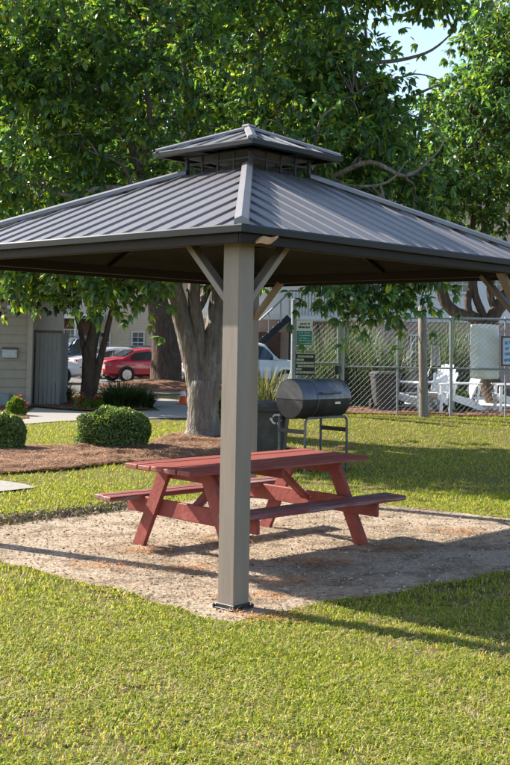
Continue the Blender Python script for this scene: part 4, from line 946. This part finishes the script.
# ================================================================== HOUSES BEHIND
M_sidet = mat('siding_sand', (.56, .46, .34), .75, .08, 4, .05); M_sidew = mat('siding_white', (.76, .75, .76), .75, .06, 4, .05); M_sidep = mat('siding_pink', (.44, .31, .26), .75, .08, 4, .05); M_brn = mat('stained_brown', (.13, .07, .05), .8, .2, 6, .2)
def laps(par, x0, x1, z0, z1, y, step, m):
    mb = MB(); n = int(math.ceil((z1 - z0) / step)); vs_ = [(x, yy, zz) for x in (x0, x1) for i in range(n) for (yy, zz) in ((y - .022, z0 + i * step), (y - .004, min(z1, z0 + (i + 1) * step)))]
    k = 2 * n; mb.add(vs_, [(i, i + 1, k + i + 1, k + i) for i in range(k - 1)]); o = mb.build('siding', m, par); o['kind'] = 'stuff'; return o
def window(par, x, z, w, h, y, panes=(2, 2), sill=True):
    o = MB().box((x, y - .03, z), (w, .03, h), .003).build('window', M_glassd, par); f = MB(); b = .07
    for (cx, cz, dx, dz) in ((x - w / 2, z, b, h + b), (x + w / 2, z, b, h + b), (x, z - h / 2, w - b - .004, b), (x, z + h / 2, w - b - .004, b), (x, z, w - b - .004, .05)): f.box((cx, y - .055, cz), (dx, .05, dz), .004)
    f.build('frame', M_wtrim, o); gb = MB()
    for i in range(1, panes[0]): gb.box((x - w / 2 + w * i / panes[0], y - .05, z), (.025, .015, h - b), 0)
    for q in (-.25, .25): gb.box((x, y - .052, z + q * h), (w - b, .012, .025), 0)
    gb.build('glazing_bars', M_wtrim, o)
    if sill: MB().box((x, y - .08, z - h / 2 - .06), (w + .16, .10, .04), .005).build('sill', M_wtrim, o)
    return o
# sand coloured house left of the old tree
hy = 66.0; ha, hb = at(30, 380, hy).x, at(236, 380, hy).x
hs = thing('sand_house', 'sand coloured lap sided house behind the parked cars', 'house', (ha, hy, 0)); WH = hb - ha
MB().box((WH / 2, 4.0, 2.9), (WH, 7.9, 5.8), 0).build('wall', M_sidet, hs); laps(hs, at(104, 380, hy).x - ha, WH, .2, 5.7, 0.02, .2, M_sidet)
rf = MB(); rf.prism([(-.6, -.7, 5.7), (-.6, 4.0, 8.4), (-.6, 8.7, 5.7)], (WH + 1.2, 0, 0)); rf.build('roof', M_roofs, hs); MB().box((WH / 2, -.66, 5.68), (WH + 1.2, .08, .25), 0).build('fascia', M_wtrim, hs)
for px in (104, 138, 205):
    p = at(px, 342.5, hy); window(hs, p.x - ha, p.z, .72, 1.25, 0)
xp0, xp1 = at(58, 340, hy).x - ha, at(101, 340, hy).x - ha
MB().box(((xp0 + xp1) / 2, -.05, 1.5), (xp1 - xp0, .08, 3.0), 0).build('entry_wall', M_brn, hs); MB().box(((xp0 + xp1) / 2, -.9, 3.15), (xp1 - xp0 + .4, 1.8, .35), .01).build('porch_roof', M_wtrim, hs)
for f_ in (.05, .5, .95): MB().box((xp0 + (xp1 - xp0) * f_, -1.65, 1.48), (.14, .14, 2.96), .01).build('porch_post', M_wtrim, hs)
window(hs, xp0 + (xp1 - xp0) * .3, 1.7, .8, 1.3, -.09)
# two storey building behind the pool
by = 46.0; ba, bb = -2.2, 19.0
bd = thing('two_storey_building', 'two storey building with white upper siding and outdoor stairs behind the pool', 'building', (ba, by, 0)); WB = bb - ba; ZF = 2.85
MB().box((WB / 2, 4.5, ZF / 2), (WB, 8.9, ZF), 0).build('lower_wall', M_sidep, bd); MB().box((WB / 2, 4.5, ZF + 1.55), (WB, 8.94, 3.1), 0).build('upper_wall', M_sidew, bd)
laps(bd, 0, WB, .1, ZF - .1, .02, .19, M_sidep); laps(bd, 0, WB, ZF + .05, ZF + 3.0, 0, .19, M_sidew)
MB().box((WB / 2, .0, ZF - .02), (WB + .1, .12, .2), .006).build('band_board', M_wtrim, bd)
rf = MB(); rf.prism([(-.6, -.8, ZF + 3.1), (-.6, 4.5, ZF + 5.6), (-.6, 9.8, ZF + 3.1)], (WB + 1.2, 0, 0)); rf.build('roof', M_roofs, bd)
for px, py in ((335.5, 355), (459, 276), (384, 276), (318, 276), (418, 352), (500, 276), (476, 350)):
    p = at(px, py, by); window(bd, p.x - ba, p.z, .62 if py > 300 else .9, 1.4, .0, (3, 2))
for px in (366, 448):
    p = at(px, 360, by); dr_ = MB().box((p.x - ba, -.04, 1.06), (.86, .05, 2.06), .006).build('door', M_wtrim, bd); MB().lathe([(.03, 0), (.03, .04)], 10, (p.x - ba + .34, -.10, 1.0), 'Y').build('handle', M_galv, dr_)
# gallery and stairs
gx0, gx1 = at(289, 320, 44.6).x - ba, at(372, 320, 44.6).x - ba
MB().box(((gx0 + gx1) / 2, -.78, ZF - .06), (gx1 - gx0, 1.44, .16), .01).build('gallery_floor', M_wtrim, bd)
rl = MB().box(((gx0 + gx1) / 2, -1.46, ZF + 1.03), (gx1 - gx0, .07, .05), .006).build('gallery_railing', M_gut, bd)
nbal = 26; bme = MB().box((0, 0, .5), (.022, .022, .98), 0).mesh('baluster'); bme.materials.append(M_gut)
for i in range(nbal + 1): put('baluster', bme, None, rl, (gx0 + (gx1 - gx0) * i / nbal, -1.46, ZF + .03))
for f_ in (.02, .35, .68, .98): MB().box((gx0 + (gx1 - gx0) * f_, -1.42, (ZF - .15) / 2), (.14, .14, ZF - .15), .01).build('gallery_post', M_gut, bd)
st_x0, st_x1 = gx0 - 2.9, gx0
for yy in (-1.95, -.95): MB().bar((st_x0, yy, .1), (st_x1, yy, ZF - .05), .05, .26, .004, (0, 1, 0) and (0, 0, 1)).build('stringer', M_gut, bd)
for i in range(14):
    q = (i + .5) / 14; MB().box((st_x0 + (st_x1 - st_x0) * q, -1.45, .12 + (ZF - .1) * q), (.26, .94, .045), .004).build('tread', M_wtrim, bd)
for yy in (-1.98, -.92):
    hr = MB().tube([(st_x0, yy, 1.0), (st_x1, yy, ZF + .95)], .03, 8).build('handrail', M_galv, bd)
    for i in range(6): q = (i + .3) / 6; MB().tube([(st_x0 + (st_x1 - st_x0) * q, yy, .15 + (ZF - .1) * q), (st_x0 + (st_x1 - st_x0) * q, yy, 1.0 + (ZF - .05) * q)], .015, 6).build('rail_post', M_galv, hr)
MB().box((st_x0 + 1.0, -.03, 1.1), (3.2, .05, 2.2), 0).build('stair_wall', M_brn, bd)

# ================================================================== PARKED CARS
def car(label, loc, rz, paint, Ln=4.6, Wd=1.8, Ht=1.43, style='sedan', plate=True):
    t = thing('parked_car', label, 'car', loc, rz, 'cars parked in the lot behind')
    w = Wd / 2
    if style == 'sedan':
        tp = [(-.5, .72), (-.485, .90), (-.40, 1.0), (-.335, 1.02), (-.20, 1.36), (-.08, Ht), (.06, Ht - .01), (.14, 1.34), (.27, .98), (.36, .92), (.46, .80), (.5, .60)]; belt = .90; cab = (-.33, .27)
    elif style == 'suv':
        tp = [(-.5, .85), (-.49, 1.1), (-.46, Ht - .15), (-.40, Ht - .02), (-.1, Ht), (.08, Ht - .03), (.15, Ht - .10), (.26, 1.12), (.34, 1.08), (.46, .98), (.5, .7)]; belt = 1.05; cab = (-.47, .26)
    else:
        tp = [(-.5, .95), (-.495, 1.05), (-.18, 1.06), (-.165, Ht - .1), (-.12, Ht), (.06, Ht - .01), (.12, Ht - .12), (.22, 1.15), (.30, 1.12), (.46, 1.02), (.5, .75)]; belt = 1.05; cab = (-.165, .22)
    X = np.array(sorted(set(list(np.linspace(-.5, .5, 29)) + [a for a, b in tp]))); Z = np.interp(X, [a for a, b in tp], [b for a, b in tp])
    def sec(i):
        x, z = X[i], Z[i]; e = 1 - .16 * abs(2 * x) ** 5; ww = w * e; zb = min(belt, z - .04); k = max(0, min(1, (z - belt) / .4)); wr = ww * (.93 - .17 * k); lo = .22 + .10 * abs(2 * x) ** 6
        return [(.80 * ww, lo), (.97 * ww, lo + .12), (ww, lo + .36), (.985 * ww, zb - .05), (.955 * ww, zb), (wr, z - .05 * (.4 + k)), (wr - .12, z), (0.0, z + .012)]
    rows = []; V = []
    for i in range(len(X)):
        h = sec(i); full = [(-y, z) for y, z in h] + [(y, z) for y, z in h[-2::-1]]; rows.append(len(V)); V += [(X[i] * Ln, y, z) for y, z in full]
    m = 15; F_ = [(rows[i] + j, rows[i] + j + 1, rows[i + 1] + j + 1, rows[i + 1] + j) for i in range(len(X) - 1) for j in range(m - 1)] + [(rows[i] + m - 1, rows[i], rows[i + 1], rows[i + 1] + m - 1) for i in range(len(X) - 1)] + [tuple(range(m)), tuple(range(rows[-1] + m - 1, rows[-1] - 1, -1))]
    MB().add(V, F_).build('body', paint, t, smooth=True)
    zt = lambda x: float(np.interp(x, X, Z))
    def hw(x):
        k = max(0, min(1, (zt(x) - belt) / .4)); return w * (1 - .16 * abs(2 * x) ** 5) * (.93 - .17 * k)
    # side windows
    cuts = [cab[0] + .075, (cab[0] + cab[1]) / 2 - .015, (cab[0] + cab[1]) / 2 + .012, cab[1] - .05]
    for s in (-1, 1):
        for a, b in ((cuts[0], cuts[1] - .004), (cuts[2], cuts[3])):
            lo, hi = [], []
            for q in range(9):
                x = a + (b - a) * q / 8; z = zt(x); zz = max(belt + .03, z - .13); f = (zz - belt) / max(.05, z - .05 - belt); yb = w * .955 * (1 - .16 * abs(2 * x) ** 5)
                lo.append((x * Ln, s * (yb + .012 - .01), belt + .03)); hi.append((x * Ln, s * (yb + (hw(x) - yb) * f + .012), zz))
            o = MB(); o.add(lo + hi, [(i, i + 1, 10 + i, 9 + i) for i in range(8)]); o.add([(x, y - s * .02, z) for x, y, z in lo + hi], [(i, i + 1, 10 + i, 9 + i) for i in range(8)]); o.build('side_window', M_cglass, t)
    # windscreen and rear window, laid on the slopes of the roof line
    sl = [(a, b) for a, b in zip(tp[:-1], tp[1:]) if b[1] - a[1] > .15 and a[1] > .8]; fr_ = [(a, b) for a, b in zip(tp[:-1], tp[1:]) if a[1] - b[1] > .15 and b[1] > .9]
    for nm, segs in (('rear_window', sl[-1:]), ('windscreen', fr_[:1])):
        for a, b in segs:
            pts = []
            for f in (.10, .93):
                x = a[0] + (b[0] - a[0]) * f; z = a[1] + (b[1] - a[1]) * f; q = hw(x) - .10; nn = Vector((-(b[1] - a[1]), 0, (b[0] - a[0]) * Ln)).normalized() * .022
                pts += [(x * Ln + nn.x, -q, z + nn.z), (x * Ln + nn.x, 0, z + nn.z + .012), (x * Ln + nn.x, q, z + nn.z)]
            o = MB(); o.add(pts, [(0, 1, 4, 3), (1, 2, 5, 4)]); o.build(nm, M_cglass, t)
    wr = .335 if style != 'sedan' else .32
    for fx in (-.30, .315):
        for s in (-1, 1):
            MB().lathe([(wr + .04, -.012), (wr + .035, .012)], 24, (fx * Ln, s * (w - .004), wr + .01), 'Y').build('wheel_arch', M_black, t)
            wh = MB().lathe([(wr * .62, -.10), (wr * .93, -.10), (wr, -.07), (wr, .07), (wr * .93, .10), (wr * .62, .10)], 24, (fx * Ln, s * (w - .075), wr), 'Y').build('wheel', M_tyre, t, smooth=True)
            MB().lathe([(wr * .64, -.104), (wr * .5, -.112), (.05, -.118)] if False else [(wr * .66, -.106), (wr * .66, .106)], 20, (fx * Ln, s * (w - .075), wr), 'Y').build('rim', M_rim, wh)
            sp = MB()
            for k in range(5): a = k * 2 * math.pi / 5; sp.bar((fx * Ln + .05 * math.cos(a), s * (w - .075 + .108), wr + .05 * math.sin(a)), (fx * Ln + wr * .62 * math.cos(a), s * (w - .075 + .108), wr + wr * .62 * math.sin(a)), .012, .05, 0, (0, 1, 0))
            sp.build('spokes', M_cwhite, wh)
    e = 1 - .16
    for s in (-1, 1):
        zz = tp[1][1] - .10; MB().box((-.492 * Ln, s * w * .62, zz), (.10, w * .36, .13), .02).build('tail_light', M_tail, t); MB().box((.475 * Ln, s * w * .60, .66 if style == 'sedan' else .84), (.16, w * .34, .11), .03).build('headlight', M_head, t)
        MB().box((cab[1] * Ln - .12, s * (w + .06), belt + .06), (.10, .16, .11), .03).build('wing_mirror', paint, t)
    MB().box((-.497 * Ln, 0, .47), (.10, 1.5 * w, .2), .03).build('rear_bumper', M_black if style != 'sedan' else paint, t); MB().box((-.5 * Ln, 0, .30), (.09, 1.45 * w, .13), .02).build('bumper_skirt', M_black, t)
    MB().box((.497 * Ln, 0, .42), (.08, 1.45 * w, .22), .03).build('front_bumper', paint, t)
    if plate: MB().box((-.505 * Ln - .02, 0, .74 if style == 'sedan' else .8), (.02, .30, .15), .003).build('number_plate', M_cwhite, t)
    return t
M_cglass = glass_mat('car_glass', (.03, .04, .05)); M_rim = mat('rim_silver', (.5, .5, .52), .35, .1, 8, 0, metal=.7); M_tail = mat('tail_red', (.45, .015, .02), .25, .1, 8, 0, spec=.6); M_head = mat('head_clear', (.55, .57, .6), .15, .1, 8, 0, spec=.8)
def paint(n, c): 
    m = mat(n, c, .22, .05, 3, 0, spec=.6); b = m.node_tree.nodes['Principled BSDF']; b.inputs['Coat Weight'].default_value = .6; b.inputs['Coat Roughness'].default_value = .05; return m
P_red = paint('paint_red', (.36, .018, .04)); P_navy = paint('paint_navy', (.03, .045, .08)); P_silver = paint('paint_silver', (.42, .46, .52)); P_white = paint('paint_white', (.66, .68, .70)); P_grey = paint('paint_dark', (.06, .07, .09))
def park(px, Y): p = at(px, 380, Y); return (p.x, Y, .008)
car('red sedan parked beside the old tree trunk', park(149, 47.6), R(28), P_red)
car('silver sedan parked next to the red one', park(118, 51.5), R(28), P_silver)
car('dark grey sedan parked behind the silver and red ones', park(140, 57.0), R(28), P_grey, Ht=1.5)
car('dark navy pickup facing the shed behind the leaning stems', park(84, 56.0), R(205), P_navy, 5.4, 2.0, 1.95, 'pickup')
car('white sedan mostly hidden by the grey enclosure', park(24, 44.0), R(12), P_white)
car('white sport utility vehicle behind the gazebo post and forked tree', park(244, 44.2), R(8), P_white, 4.9, 1.95, 1.8, 'suv')
car('silver sport utility vehicle between the old tree and forked tree', park(205, 52.5), R(28), P_silver, 4.6, 1.85, 1.65, 'suv')
